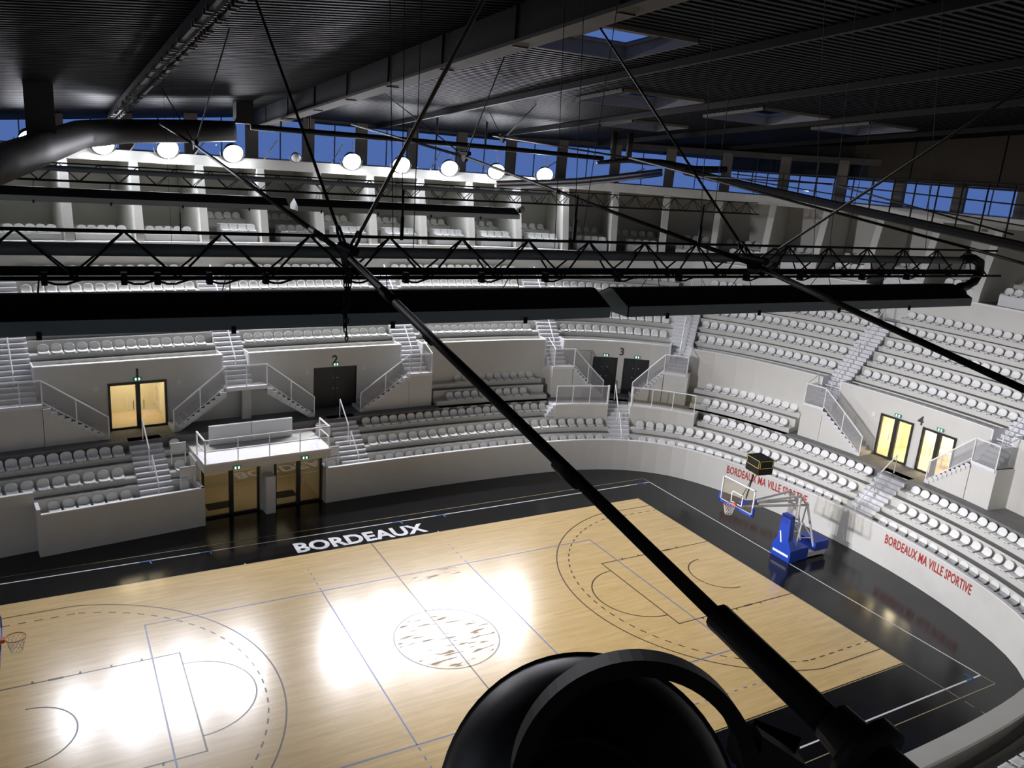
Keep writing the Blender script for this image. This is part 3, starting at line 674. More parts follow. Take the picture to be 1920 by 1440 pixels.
def black_doors(name, s0, s1, label):
    e = empty(name, label, None, kind='structure')
    mid = (s0+s1)/2
    MB().sweep(s0, s1, [(DU-.0, DT-.06), (DU-.0, DT), (DU+.14, DT), (DU+.14, DT-.06)]).obj('door_frame', 'frame_black', e)
    for a, b in ((s0+.04, mid-.006), (mid+.006, s1-.04)):
        MB().sweep(a, b, [(DU+.05, ZC+.01), (DU+.05, DT-.06), (DU+.11, DT-.06), (DU+.11, ZC+.01)]).obj('door_leaf', 'door_black', e)
    for a in (s0, s1-.04): MB().sweep(a, a+.04, [(DU, ZC), (DU, DT), (DU+.14, DT), (DU+.14, ZC)]).obj('door_frame', 'frame_black', e)
    for z in (1.0, 1.55):
        for ds in (-.1, .1): MB().tube(PR(mid+ds, DU+.0, ZC+z), PR(mid+ds, DU+.05, ZC+z), .025, 8).obj('door_handle', 'bracket_grey', e)
black_doors('door_6', .20, 2.38, 'black double door of gate two')
black_doors('door_7', 14.70, 15.62, 'left black door of gate three'); black_doors('door_8', 15.84, 16.76, 'right black door of gate three')
for s_, z, d, l in ((-7.61, DT+.13, DU, 'over the gate one door'), (1.29, DT+.13, DU, 'over the gate two door'), (15.16, DT+.12, DU, 'over the left gate three door'), (16.3, DT+.12, DU, 'over the right gate three door'), (26.97, DT+.13, DU, 'over the left gate four door'), (28.86, DT+.13, DU, 'over the right gate four door'),
                 (-4.75, 2.52, -.42, 'on the canopy edge over the left entrance doors'), (-1.8, 2.55, -.42, 'on the canopy edge over the right entrance doors'), (24.9, 14.1, 10.95, 'high under the slab above the end gallery')):
    e = empty('exit_sign', 'small green exit sign %s' % l, 'sign', 'green exit signs')
    MB().box((0, -.03, 0), (.34, .05, .15)).obj('sign_body', 'exit_green', e)
    MB().box((-.07, -.06, 0), (.06, .015, .10)).obj('pictogram', 'exit_mark', e); MB().box((.07, -.06, 0), (.06, .015, .10)).obj('pictogram', 'exit_mark', e)
    e.matrix_world = frameM(s_, d, z)
for n, s_, z in (('1', -7.6, 5.62), ('2', 1.25, 5.62), ('3', 15.73, 5.62), ('4', 27.95, 5.5)):
    me, x0, x1, y0, y1 = text_mesh(n, .62, .012, .006)
    for v in me.vertices: x, y, z_ = v.co; v.co = ((x-(x0+x1)/2), -z_-.008, y-(y0+y1)/2)
    me.materials.append(MT['digit_black']); e = empty('gate_number', 'dark painted gate number %s on the upper wall' % {'1': 'one', '2': 'two', '3': 'three', '4': 'four'}[n], 'sign', 'gate numbers'); link('digit', me, e); e.matrix_world = frameM(s_, DU, z)
for s_, l in ((-9.25, 'left of gate one'), (-5.9, 'right of gate one'), (-.15, 'left of gate two'), (2.75, 'right of gate two'), (17.05, 'right of gate three'), (25.9, 'left of gate four'), (29.9, 'right of gate four')):
    e = MB().box((0, -.012, 0), (.2, .02, .2)).obj('wall_plaque', 'plaque', label='small square pale plaque on the wall %s' % l, cat='plaque', group='wall plaques'); e.matrix_world = frameM(s_, DU, ZC+1.95)
for s0_, s1_, lab in ((21.35, 25.95, 'red lettering BORDEAUX MA VILLE SPORTIVE on the low wall behind the basket unit'), (30.28, 34.8, 'red lettering BORDEAUX MA VILLE SPORTIVE on the low wall nearer the front')):
    me, x0, x1, y0, y1 = text_mesh('BORDEAUX MA VILLE SPORTIVE', 1, .022, .0, 1.04, 2)
    for v in me.vertices:
        f = (v.co.x-x0)/(x1-x0); p = PR(s0_+(s1_-s0_)*f, -.012, 1.06+(v.co.y-y0)/(y1-y0)*.43); v.co = p
    me.materials.append(MT['letter_red']); o = link('wall_lettering', me); tag(o, lab, 'sign', 'red wall lettering')

# ------------------------------------------------------------------ seats
def seat_parts(nx=6, lod=1):
    def shell(rows, th=.018):
        vs = []; n = nx+1
        for lay in (0, 1):
            for (y, z, w, c) in rows:
                for i in range(n):
                    f = i/nx*2-1; zz = z+c*abs(f)**2.4
                    vs.append((f*w, y+(th if lay and z > .08 else 0), zz-(th if lay and z <= .08 else 0)))
        R = len(rows); fs = []
        for j in range(R-1):
            for i in range(nx):
                a = j*n+i; fs.append((a, a+1, a+n+1, a+n)); b = a+R*n; fs.append((b, b+n, b+n+1, b+1))
        for j in range(R-1):
            for i in (0, nx): a = j*n+i; fs.append((a, a+n, a+n+R*n, a+R*n))
        for i in range(nx):
            for j in (0, R-1): a = j*n+i; fs.append((a, a+1, a+1+R*n, a+R*n))
        return vs, fs
    pan = [(-.03, .03, .17, .01), (-.015, .055, .205, .012), (.08, .05, .215, .02), (.22, .04, .215, .035), (.31, .05, .212, .05)]
    bk = [(.30, .05, .212, .05), (.345, .10, .215, .03), (.375, .20, .215, .008), (.39, .28, .205, -.02), (.40, .33, .175, -.035), (.405, .358, .12, -.02)]
    return shell(pan), shell(bk)
(pv, pf_), (bv, bf) = seat_parts()
me_pan = MB().add(pv, pf_).mesh('seat_pan', 'seat_plastic', True); me_back = MB().add(bv, bf).mesh('backrest', 'seat_plastic', True)
br_ = MB(); br_.box((0, .1, .01), (.07, .22, .06)); br_.box((0, -.02, 0), (.05, .03, .07)); me_br = br_.mesh('bracket', 'bracket_grey')
# gallery rows
gal = empty('gallery_seating', 'two stepped seat rows in the bays between the gallery fins', 'grandstand')
GS = []
for k in range(len(FIN)-1):
    a, b = FIN[k], FIN[k+1]; L = b-a
    if not (-26 < a < 36): continue
    a1 = a+L*.18; b1 = b-L*.10
    if a < -4.2:
        MB().sweep(a+L*.1, b-L*.1, [(10.2, ZG), (10.2, 10.98), (DB, 10.98), (DB, ZG)]).obj('seat_ledge', 'white_paint', gal)
        for i in range(5): GS.append((a+L*.14+(L*.72)*(i+.5)/5, 10.5, 10.98))
        continue
    MB().sweep(a1+L*.12, b1, [(10.3, ZG), (10.3, 11.2), (11.3, 11.2), (11.3, ZG)]).obj('seat_box', 'panel_white', gal)
    MB().sweep(a1+L*.12, b1, [(10.82, 11.2), (10.82, 11.5), (11.3, 11.5), (11.3, 11.2)]).obj('seat_box_back', 'panel_white', gal)
    for i in range(4): GS.append((a1+L*.12+(b1-a1-L*.12)*(i+.5)/4, 10.32, 11.2))
    for i, (d, z) in enumerate(((11.7, 10.8), (12.0, 10.97), (12.3, 11.14))): MB().sweep(a+.1*L, b-.1*L, [(d, ZG-.02), (d, z), (13, z), (13, ZG-.02)]).obj('step', 'tread_concrete', gal)
    MB().sweep(a+.06*L, b-.06*L, [(13.0, ZG-.02), (13.0, 11.55), (DB, 11.55), (DB, ZG-.02)]).obj('seat_ledge', 'white_paint', gal)
    for i in range(5): GS.append((a+L*.12+(L*.76)*(i+.5)/5, 13.05, 11.55))
cand = []
for (s_, d, z, rn, bay, k, n) in SEATS:
    p = PR(s_, d+.2, z+.2); x, y, dd = pix(p)
    ok = 0 <= x <= 1920 and 0 <= y <= 1440 and dd > 0
    if rn == 'front' and 'upper' in bay: ok = False
    if 'upper' in bay and rn in ('third', 'fourth') and x < 1300: ok = False
    cand.append((0 if ok else 1, dd, s_, d, z, rn, bay, k, n))
cand.sort()
ind, rest = cand[:300], cand[300:]
for q, dd, s_, d, z, rn, bay, k, n in ind:
    e = empty('stadium_seat', 'white shell seat, %s from left, %s row, %s' % (ORD[k], rn, bay), 'seat', '%s row seats, %s' % (rn, bay))
    e.matrix_world = frameM(s_, d, z)
    link('seat_pan', me_pan, e); link('backrest', me_back, e); link('bracket', me_br, e)
sm = MB(); 
for (s_, d, z) in [(c[2], c[3], c[4]) for c in rest]+GS:
    M = frameM(s_, d, z)
    for vv, ff in ((pv, pf_), (bv, bf)): sm.add([M @ Vector(v) for v in vv], ff)
o = sm.obj('stadium_seats', 'seat_plastic', None, True, 'hundreds of white shell seats in the farther rows of the stands', 'seat', 'farther seat rows', 'stuff')

# ------------------------------------------------------------------ floodlights
def flood_meshes():
    h = MB(); h.lathe([(.02, -.42), (.12, -.41), (.2, -.34), (.28, -.2), (.33, -.03), (.345, 0), (.36, 0), (.36, .03), (.335, .03), (.33, .0), (.3, .0)], n=28)
    l = MB(); l.lathe([(.001, .27), (.1, .25), (.2, .2), (.28, .12), (.33, .0)], n=28)
    y = MB(); y.path([(0.41*math.cos(t), 0.41*math.sin(t)*0+0.0, -.1+.0)+() if False else (0.42*math.cos(t), -.42*math.sin(t)*1.0, -.08) for t in [math.pi*i/16 for i in range(17)]], .018, 8)
    return h, l, y
fh, flm, fy = flood_meshes()
M_h = fh.mesh('housing', 'lamp_housing', True); M_l = flm.mesh('lens', 'lamp_lens', True); M_lo = flm.mesh('lens_off', 'lens_off', True); M_y = fy.mesh('yoke', 'bracket_grey', True)
def place_flood(pos, aim, on, label, scale=1.0, spread=150, gain=1.0):
    e = empty('floodlight', label, 'lamp', 'floodlights on the slab edge')
    z = (Vector(aim)-Vector(pos)).normalized(); x = Vector((0, 0, 1)).cross(z).normalized(); y = z.cross(x)
    M = Matrix((x, y, z)).transposed().to_4x4(); M.translation = Vector(pos); e.matrix_world = M @ Matrix.Scale(scale, 4)
    link('housing', M_h, e); link('lens', M_l if on else M_lo, e); link('yoke', M_y, e)
    b = MB(); b.tube((0, .42, -.08), (0, .62, -.35), .02); b.obj('bracket', 'bracket_grey', e)
    if on:
        L = bpy.data.lights.new('lamp_beam', 'SPOT'); L.energy = LAMP_POWER; L.color = (.94, .93, 1.0); L.spot_size = math.radians(spread); L.spot_blend = .9; L.shadow_soft_size = .36; L.energy = LAMP_POWER*gain
        lo = bpy.data.objects.new('lamp_beam', L); COL.objects.link(lo); lo.parent = e; lo.matrix_local = Matrix.Translation((0, 0, .30)) @ Matrix.Rotation(math.pi, 4, 'X')
fs_ = [-16.0, -13.2, -10.4, -7.5, -4.75, -1.85, 1.15, 4.05, 6.7, 9.3, 11.6, 13.5]
nm_ = ['thirteenth', 'twelfth', 'eleventh', 'ninth', 'eighth', 'seventh', 'sixth', 'fifth', 'fourth', 'third', 'second', 'last']
for i, s_ in enumerate(fs_):
    p = PR(s_, 10.55, 15.08); on = (i not in (0, 1, 6))
    place_flood(p, (p.x*.35, -3, 0), on, ('glaring white floodlight on the slab edge, %s counting from the corner' % nm_[i]) if on else ('unlit floodlight with a pale face, between two glaring ones' if i == 6 else 'unlit floodlight on the slab edge left of the glaring row, %s' % nm_[i]), 1.45 if on else .8, 150, .35 if i == 2 else 1.0)
for i, (s_, a_) in enumerate(((-30.5, (20, 6, 4)), (-28.5, (18, -2, 1)), (-26.5, (17, -8, 2)))):  # added lamps out of view, brightening the right-hand stand and court
    place_flood(PR(s_, 10.55, 15.08), a_, True, 'added unseen floodlight at the left end to light the right stand, %s of three' % ORD[i+1], 1.3, 34, 15.0)
# struts behind the lamps
for q_, s_ in enumerate((-6.4, -3.6, -.4, 3.0, 8.3, 13.0, 15.2)):
    MB().tube(PR(s_, 10.86, 14.75), PR(s_+1.1, 12.3, 15.9), .035, 6).obj('wall_strut', 'rail_white', label='slanting white strut above the slab edge, %s from the left' % ORD[q_+1], cat='strut', group='slanting struts above the slab edge')

# ------------------------------------------------------------------ trusses, hoods, pipes (mirrored at y = +-10.3)
def truss(y, x0, x1, lab, xnode, step=1.22, w=.42, pads=True):
    t_ = empty('lighting_truss', lab, 'truss')
    zt, zb_ = 14.6, 14.02
    MB().tube((x0, y, zt), (x1, y, zt), .024, 8).obj('chord', 'black_metal', t_)
    for dy in (-w/2, w/2): MB().tube((x0, y+dy, zb_), (x1, y+dy, zb_), .028, 8).obj('chord', 'black_metal', t_)
    x = xnode
    while x-step > x0: x -= step
    while x < x1:
        for dy in (-w/2, w/2):
            for dx in (-step/2, step/2):
                if x0 < x+dx < x1: MB().tube((x, y, zt), (x+dx, y+dy, zb_), .016, 6).obj('brace', 'black_metal', t_)
        if x0 < x+step/2 < x1: MB().tube((x+step/2, y-w/2, zb_), (x+step/2, y+w/2, zb_), .014, 6).obj('brace', 'black_metal', t_)
        x += step
    return t_
truss(-10.3, -19, 9.2, 'black triangular truss crossing the picture in front of the stands', -11.48)
truss(10.3, -19, 22.0, 'black triangular truss near the floodlights', -10.5)
for y, x1, z, r, l in ((-10.28, 8.0, 14.36, .085, 'dark round pipe running inside the truss'), (-10.05, 9.0, 14.06, .05, 'thin dark pipe along the bottom of the truss'), (10.28, 9.0, 14.42, .10, 'grey round pipe inside the truss near the floodlights')):
    p = MB().tube((-19, y, z), (x1, y, z), r, 12).obj('pipe', 'hood_side' if r > .06 else 'black_metal', smooth=True, label=l, cat='pipe')
# bend hose at the end of the pipe, looping down to the hood
MB().path([Vector(v) for v in ((7.9, -10.28, 14.38), (8.35, -10.25, 14.40), (8.75, -10.2, 14.30), (8.9, -10.15, 14.05), (8.75, -10.15, 13.82), (8.4, -10.2, 13.72), (8.0, -10.3, 13.72), (7.7, -10.4, 13.62))], .11, 10).obj('flexible_hose', 'black_metal', smooth=True, label='thick black bent hose at the end of the truss pipe', cat='hose')
def hood(y, x0, x1, lab, zt=13.79, flip=1, endcap=None):
    e = empty('radiant_hood', lab, 'heater', 'long dark hoods hung below the trusses')
    pr = [(-.57, 13.36), (-.57, 13.545), (-.06, zt), (.06, zt), (.57, 13.545), (.57, 13.36)]
    def shell(idx, m_, name):
        vs = []; 
        for x in (x0, x1):
            for k in idx: vs.append((x, y+pr[k][0], pr[k][1]))
            for k in idx[::-1]: vs.append((x, y+pr[k][0]*.98, pr[k][1]-.015 if 0 < k < 5 else pr[k][1]))
        n = len(idx)*2
        MB().add(vs, [tuple(range(n)), tuple(range(n, 2*n))[::-1]]+[(i, n+i, n+(i+1) % n, (i+1) % n) for i in range(n)]).obj(name, m_, e)
    shell([1, 2, 3, 4], 'hood_dark', 'hood_top')
    shell([0, 1], 'hood_side', 'hood_side'); shell([4, 5], 'hood_side', 'hood_side')
    for x in (x0, x1):
        MB().add([(x, y+a, b) for a, b in pr]+[(x+.02, y+a, b) for a, b in pr], [tuple(range(6)), tuple(range(6, 12))[::-1]]+[(i, 6+i, 6+(i+1) % 6, (i+1) % 6) for i in range(6)]).obj('hood_end', 'hood_side', e)
    x = x0+.9
    while x < x1:
        for dy in (-.35, .35): MB().tube((x, y+dy, 13.62), (x+.05, y+dy*.3, 14.03), .008, 5).obj('hanger', 'black_metal', e)
        MB().box((x, y-.575, 13.36), (.06, .03, .1)).obj('clip', 'black_metal', e)
        x += 2.3
hood(-10.23, -14.5, -2.72, 'long dark hood below the truss, left of the gap'); hood(-10.23, -2.32, 7.75, 'long dark hood below the truss, right of the gap')
hood(10.1, -14.5, -2.95, 'distant dark hood below the floodlights, left of the gap', 13.8); hood(10.1, -2.6, 7.1, 'distant dark hood below the floodlights, right of the gap', 13.8)
for p, l in (((7.98, -10.35, 13.55), 'pale round fan unit at the end of the hood'), ((7.45, 10.0, 13.75), 'pale fan unit at the end of the distant hood')):
    f = empty('fan_unit', l, 'fan'); MB().lathe([(.0, .12), (.1, .12), (.13, .08), (.13, -.1), (.06, -.12), (0, -.12)], Matrix.Translation(p) @ Matrix.Rotation(1.2, 4, 'Y'), 14).obj('fan_housing', 'liner_beige', f, True)
    MB().box((p[0]-.14, p[1], p[2]-.06), (.12, .2, .2)).obj('motor', 'black_metal', f)
# clamps and cables lying along the near truss
for i, x in enumerate((-11.2, -10.3, -9.9, -9.25, -8.5, -7.3, -6.4, -5.1, -3.9, -2.4, -1.0, .7, 2.2, 4.1, 5.6)):
    c = empty('truss_clamp', 'black clamp and cable loop on the near truss, %s from the left' % ORD[i+1], 'clamp', 'clamps on the near truss')
    MB().box((x, -10.5, 14.02), (.07, .12, .16)).obj('clamp_body', 'black_metal', c)
    MB().path([(x+.02, -10.5, 13.98), (x+.12, -10.45, 13.94), (x+.24, -10.4, 13.93), (x+.34, -10.42, 13.97), (x+.45, -10.45, 14.01)], .016, 5).obj('cable_loop', 'black_metal', c)

# ------------------------------------------------------------------ tie rods and hangers (planes x = const)
def V(px, py, x): return atx(px, py, x)
def rod(pts, r, lab, sleeves=()):
    e = empty('tie_rod', lab, 'cable', 'black roof tie rods')
    for k, (p, q) in enumerate(zip(pts[:-1], pts[1:])):
        MB().tube(p, q, r[k] if isinstance(r, (list, tuple)) else r, 10).obj('rod_segment', 'cable_black', e, True)
    for p, q, rr in sleeves: MB().tube(p, q, rr, 12).obj('sleeve', 'black_metal', e, True)
    return e
def mixp(a, b, f): return a+(b-a)*f
x1_ = -7.6
N1 = V(652, 480, x1_); F1 = V(366, 272, -6.8); FF1 = V(300, 232, -6.8); A1 = V(1585, 1385, x1_); S1 = V(1345, 1155, x1_)
rod([FF1, F1, N1], .042, 'long black tie rod running from the floodlights to the near node', [(mixp(N1, F1, .08), mixp(N1, F1, .12), .055)])
rod([N1, S1, A1], [.050, .052], 'thick black tie rod running down to the bottom right anchor', [(S1, A1, .092), (V(1045, 868, x1_), V(1085, 905, x1_), .063), (V(718, 545, x1_), V(742, 568, x1_), .06), (V(800, 628, x1_), V(812, 640, x1_), .056)])
B1 = V(1720, 1520, x1_)
an = empty('anchor_fitting', 'heavy black steel fitting at the end of the thick tie rod', 'anchor')
MB().tube(V(1560, 1352, x1_), B1, .12, 16, .17).obj('socket', 'black_metal', an, True)
MB().tube(V(1612, 1400, x1_), V(1640, 1430, x1_), .21, 16).obj('collar', 'black_metal', an, True)
x2_ = .2
N2 = V(1415, 497, x2_); F2 = V(872, 294, x2_); FF2 = V(660, 233, x2_); E2 = V(1935, 737, x2_)
rod([FF2, F2, N2], .042, 'black tie rod crossing behind the windows down to the node by the truss', [(mixp(N2, F2, .55), mixp(N2, F2, .57), .05)])
rod([N2, E2, E2+(E2-N2)*.4], .052, 'black tie rod running from the truss node out of the right edge')
x3_ = 8.0
N3 = V(1820, 466, x3_); F3 = V(1180, 296, x3_); FF3 = V(925, 255, x3_)
rod([FF3, F3, N3, N3+Vector((0, -3, -.4))], .036, 'thin black tie rod behind the end of the truss')
x4_ = 15.0
rod([V(1300, 330, x4_)+Vector((0, 0, 0)), V(1560, 345, x4_), V(1900, 440, x4_)], .03, 'faint tie rod in front of the right-hand windows')
def vee(N, tops, x, lab, r=.026, sh=.62):
    e = empty('hanger_rod', lab, 'cable', 'hanger rods in V pairs')
    for (px, py) in tops:
        T_ = V(px, py, x); d = (T_-N); 
        T2 = N+d*1.0
        # extend to the roof plane
        k = 1.0
        while N.z+d.z*k < zroof(x, N.y+d.y*k) and k < 4: k += .02
        T2 = N+d*k; u = d.normalized(); st = N+u*.18
        MB().tube(N+u*sh, T2, r, 8).obj('rod_segment', 'cable_black', e, True)
        w = u.cross(Vector((1, 0, 0))).normalized()
        side = w*.055
        MB().path([st-side, st+u*.1-side, N+u*(sh-.1)-side, N+u*sh, N+u*(sh-.1)+side, st+u*.1+side, st+side], .022, 8).obj('turnbuckle', 'black_metal', e, True)
    pl = MB(); pl.tube(N+Vector((-.05, 0, 0)), N+Vector((.05, 0, 0)), .15, 14); pl.tube(N+Vector((0, -.28, .1)), N+Vector((0, .28, .1)), .07, 10); pl.obj('node_plate', 'black_metal', e)
vee(N1, [(480, 0), (905, 0)], x1_, 'pair of hanger rods in a V above the near node left of centre', .024)
vee(N2, [(1280, 290), (1600, 375)], x2_, 'pair of hanger rods in a V above the truss node right of centre', .024)
vee(F1, [(318, 190), (390, 190)], -6.8, 'small distant V of hanger rods beside the floodlights', .02, .5)
vee(F2, [(790, 230), (905, 210)], x2_, 'distant V of hanger rods in front of the window band', .02, .5)
vee(V(942, 262, x3_), [(925, 225), (965, 238)], x3_, 'tiny distant V of hanger rods close to the roof edge', .02, .4)
# chain bundle at the near node
ch = empty('chain_bundle', 'bundle of dark rusty chain hanging from the near node', 'chain')
for j, (dx, n0) in enumerate(((-.03, 14), (.03, 9), (.0, 17))):
    for k in range(n0):
        c = N1+Vector((dx+.012*math.sin(k*1.7), 0, -.15-k*.062)); a = k % 2*math.pi/2
        pts = [c+Vector((.02*math.cos(t)*math.cos(a), .02*math.cos(t)*math.sin(a), .042*math.sin(t))) for t in [2*math.pi*i/8 for i in range(9)]]
        MB().path(pts, .010, 5).obj('chain_link', 'cable_black', ch)
# thin suspension wires from the roof to trusses and hoods
wi = 0
for (px0, py0, px1, py1, y, l) in ((316, 345, 322, 455, 10.3, 0), (331, 300, 339, 438, 10.3, 1), (735, 300, 737, 450, -10.3, 2), (755, 300, 753, 450, -10.3, 3), (781, 290, 775, 465, -10.3, 4), (1046, 320, 1040, 465, -10.3, 5), (1079, 380, 1076, 450, -10.3, 6), (1112, 310, 1090, 455, -10.3, 7), (1316, 370, 1310, 460, -10.3, 8), (1345, 350, 1330, 470, -10.3, 9), (1530, 370, 1525, 480, -10.3, 10), (1565, 380, 1555, 470, -10.3, 11), (1600, 395, 1582, 480, -10.3, 12), (1740, 400, 1735, 470, -10.3, 13)):
    b = aty(px1, py1, y); t_ = aty(px0, py0, y); wi += 1
    k = 1.0; d = t_-b
    while b.z+d.z*k < zroof(b.x+d.x*k, y) and k < 20: k += .1
    e = empty('suspension_wire', 'thin dark wire hanging down to the %s truss, %s from the left' % ('distant' if y > 0 else 'near', ORD[wi]), 'wire', 'thin suspension wires')
    MB().tube(b, b+d*k, .007, 5).obj('wire', 'wire_dark', e)
    if l in (1, 3, 6, 8): MB().tube(b+d*.0, b+d*.0+Vector((0, 0, .35)), .03, 8).obj('hook_block', 'black_metal', e); MB().tube(b+Vector((0, 0, .35)), b+Vector((0, 0, .75)), .017, 6).obj('chain', 'cable_black', e)

# ------------------------------------------------------------------ big ducts under the roof
dk = empty('air_duct', 'huge dark air duct bending under the roof above the floodlights', 'duct')
D0 = aty(-60, 330, 4.0); D1 = aty(150, 252, 16.5); D2 = aty(235, 246, 18.5); D3 = aty(440, 246, 18.5)
MB().path([D0, mixp(D0, D1, .5), D1, mixp(D1, D2, .5)+Vector((0, .2, 0)), D2, mixp(D2, D3, .5), D3], [.52, .55, .55, .55, .5, .5, .45], 16).obj('duct_body', 'hood_dark', dk, True)
for (px, py, y, w) in ((78, 262, 12, .9), (456, 232, 18.5, .75)):
    b = aty(px, py, y); zt_ = zroof(b.x, b.y)+.1; MB().box((b.x, b.y, (b.z+zt_)/2), (w, w, zt_-b.z)).obj('duct_riser', 'hood_dark', dk)
sd2 = empty('silver_duct', 'pair of shiny silver round ducts curving towards the corner', 'duct', None)
for off in (0, .38):
    pts = [aty(px, py+off*18, 19.0+(px-960)*.004) for px, py in ((930, 343), (1010, 341), (1080, 338), (1150, 331), (1200, 325), (1240, 320))]
    MB().path(pts, .13, 12).obj('duct_body', 'duct_silver', sd2, True)
bd = empty('black_duct', 'black round duct with two risers hung under the roof corner', 'duct')
pts = [aty(px, py, 17.0) for px, py in ((1120, 305), (1180, 300), (1240, 306), (1300, 318), (1360, 318))]
MB().path(pts, [.1, .16, .22, .24, .2], 12).obj('duct_body', 'hood_dark', bd, True)
for px in (1148, 1178): b = aty(px, 300, 17); MB().tube(b, (b.x, b.y, zroof(b.x, b.y)+.05), .17, 12).obj('duct_riser', 'hood_dark', bd, True)
MB().path([aty(px, py, 18.2) for px, py in ((470, 238), (700, 257), (950, 279), (1130, 297))], .13, 10).obj('roof_pipe', 'black_metal', smooth=True, label='long dark pipe crossing in front of the window band above the floodlights', cat='pipe')
for px, py in ((527, 243), (580, 247), (818, 268), (910, 276)):
    b = aty(px, py, 18.2); MB().tube(b, (b.x, b.y, zroof(b.x, b.y)+.05), .05, 6).obj('pipe_hanger', 'black_metal', bd)
# sloping catwalk with guard rails in front of the end windows
cw = empty('catwalk', 'dark sloping catwalk with grid railing in front of the end windows', 'walkway')
ca = atx(1285, 322, 22); cb = atx(1985, 478, 22)
dirc = (cb-ca); nseg = 20
MB().tube(ca, cb, .2, 8).obj('walkway_beam', 'black_metal', cw)
ta = atx(1390, 322, 22); tb = atx(1985, 350, 22)
for f in (0, .33, .66):
    MB().tube(mixp(mixp(ca, cb, .12), ta, 1-f)+Vector((0, 0, 0)), mixp(cb, tb, 1-f), .03, 6).obj('rail', 'black_metal', cw)
for k in range(2, nseg+1):
    a = mixp(ca, cb, k/nseg); y_ = a.y; f = (y_-ta.y)/(tb.y-ta.y); top = ta+(tb-ta)*max(0, f)
    MB().tube(a, (a.x, a.y, max(top.z, a.z+.05)), .035, 6).obj('post', 'black_metal', cw)

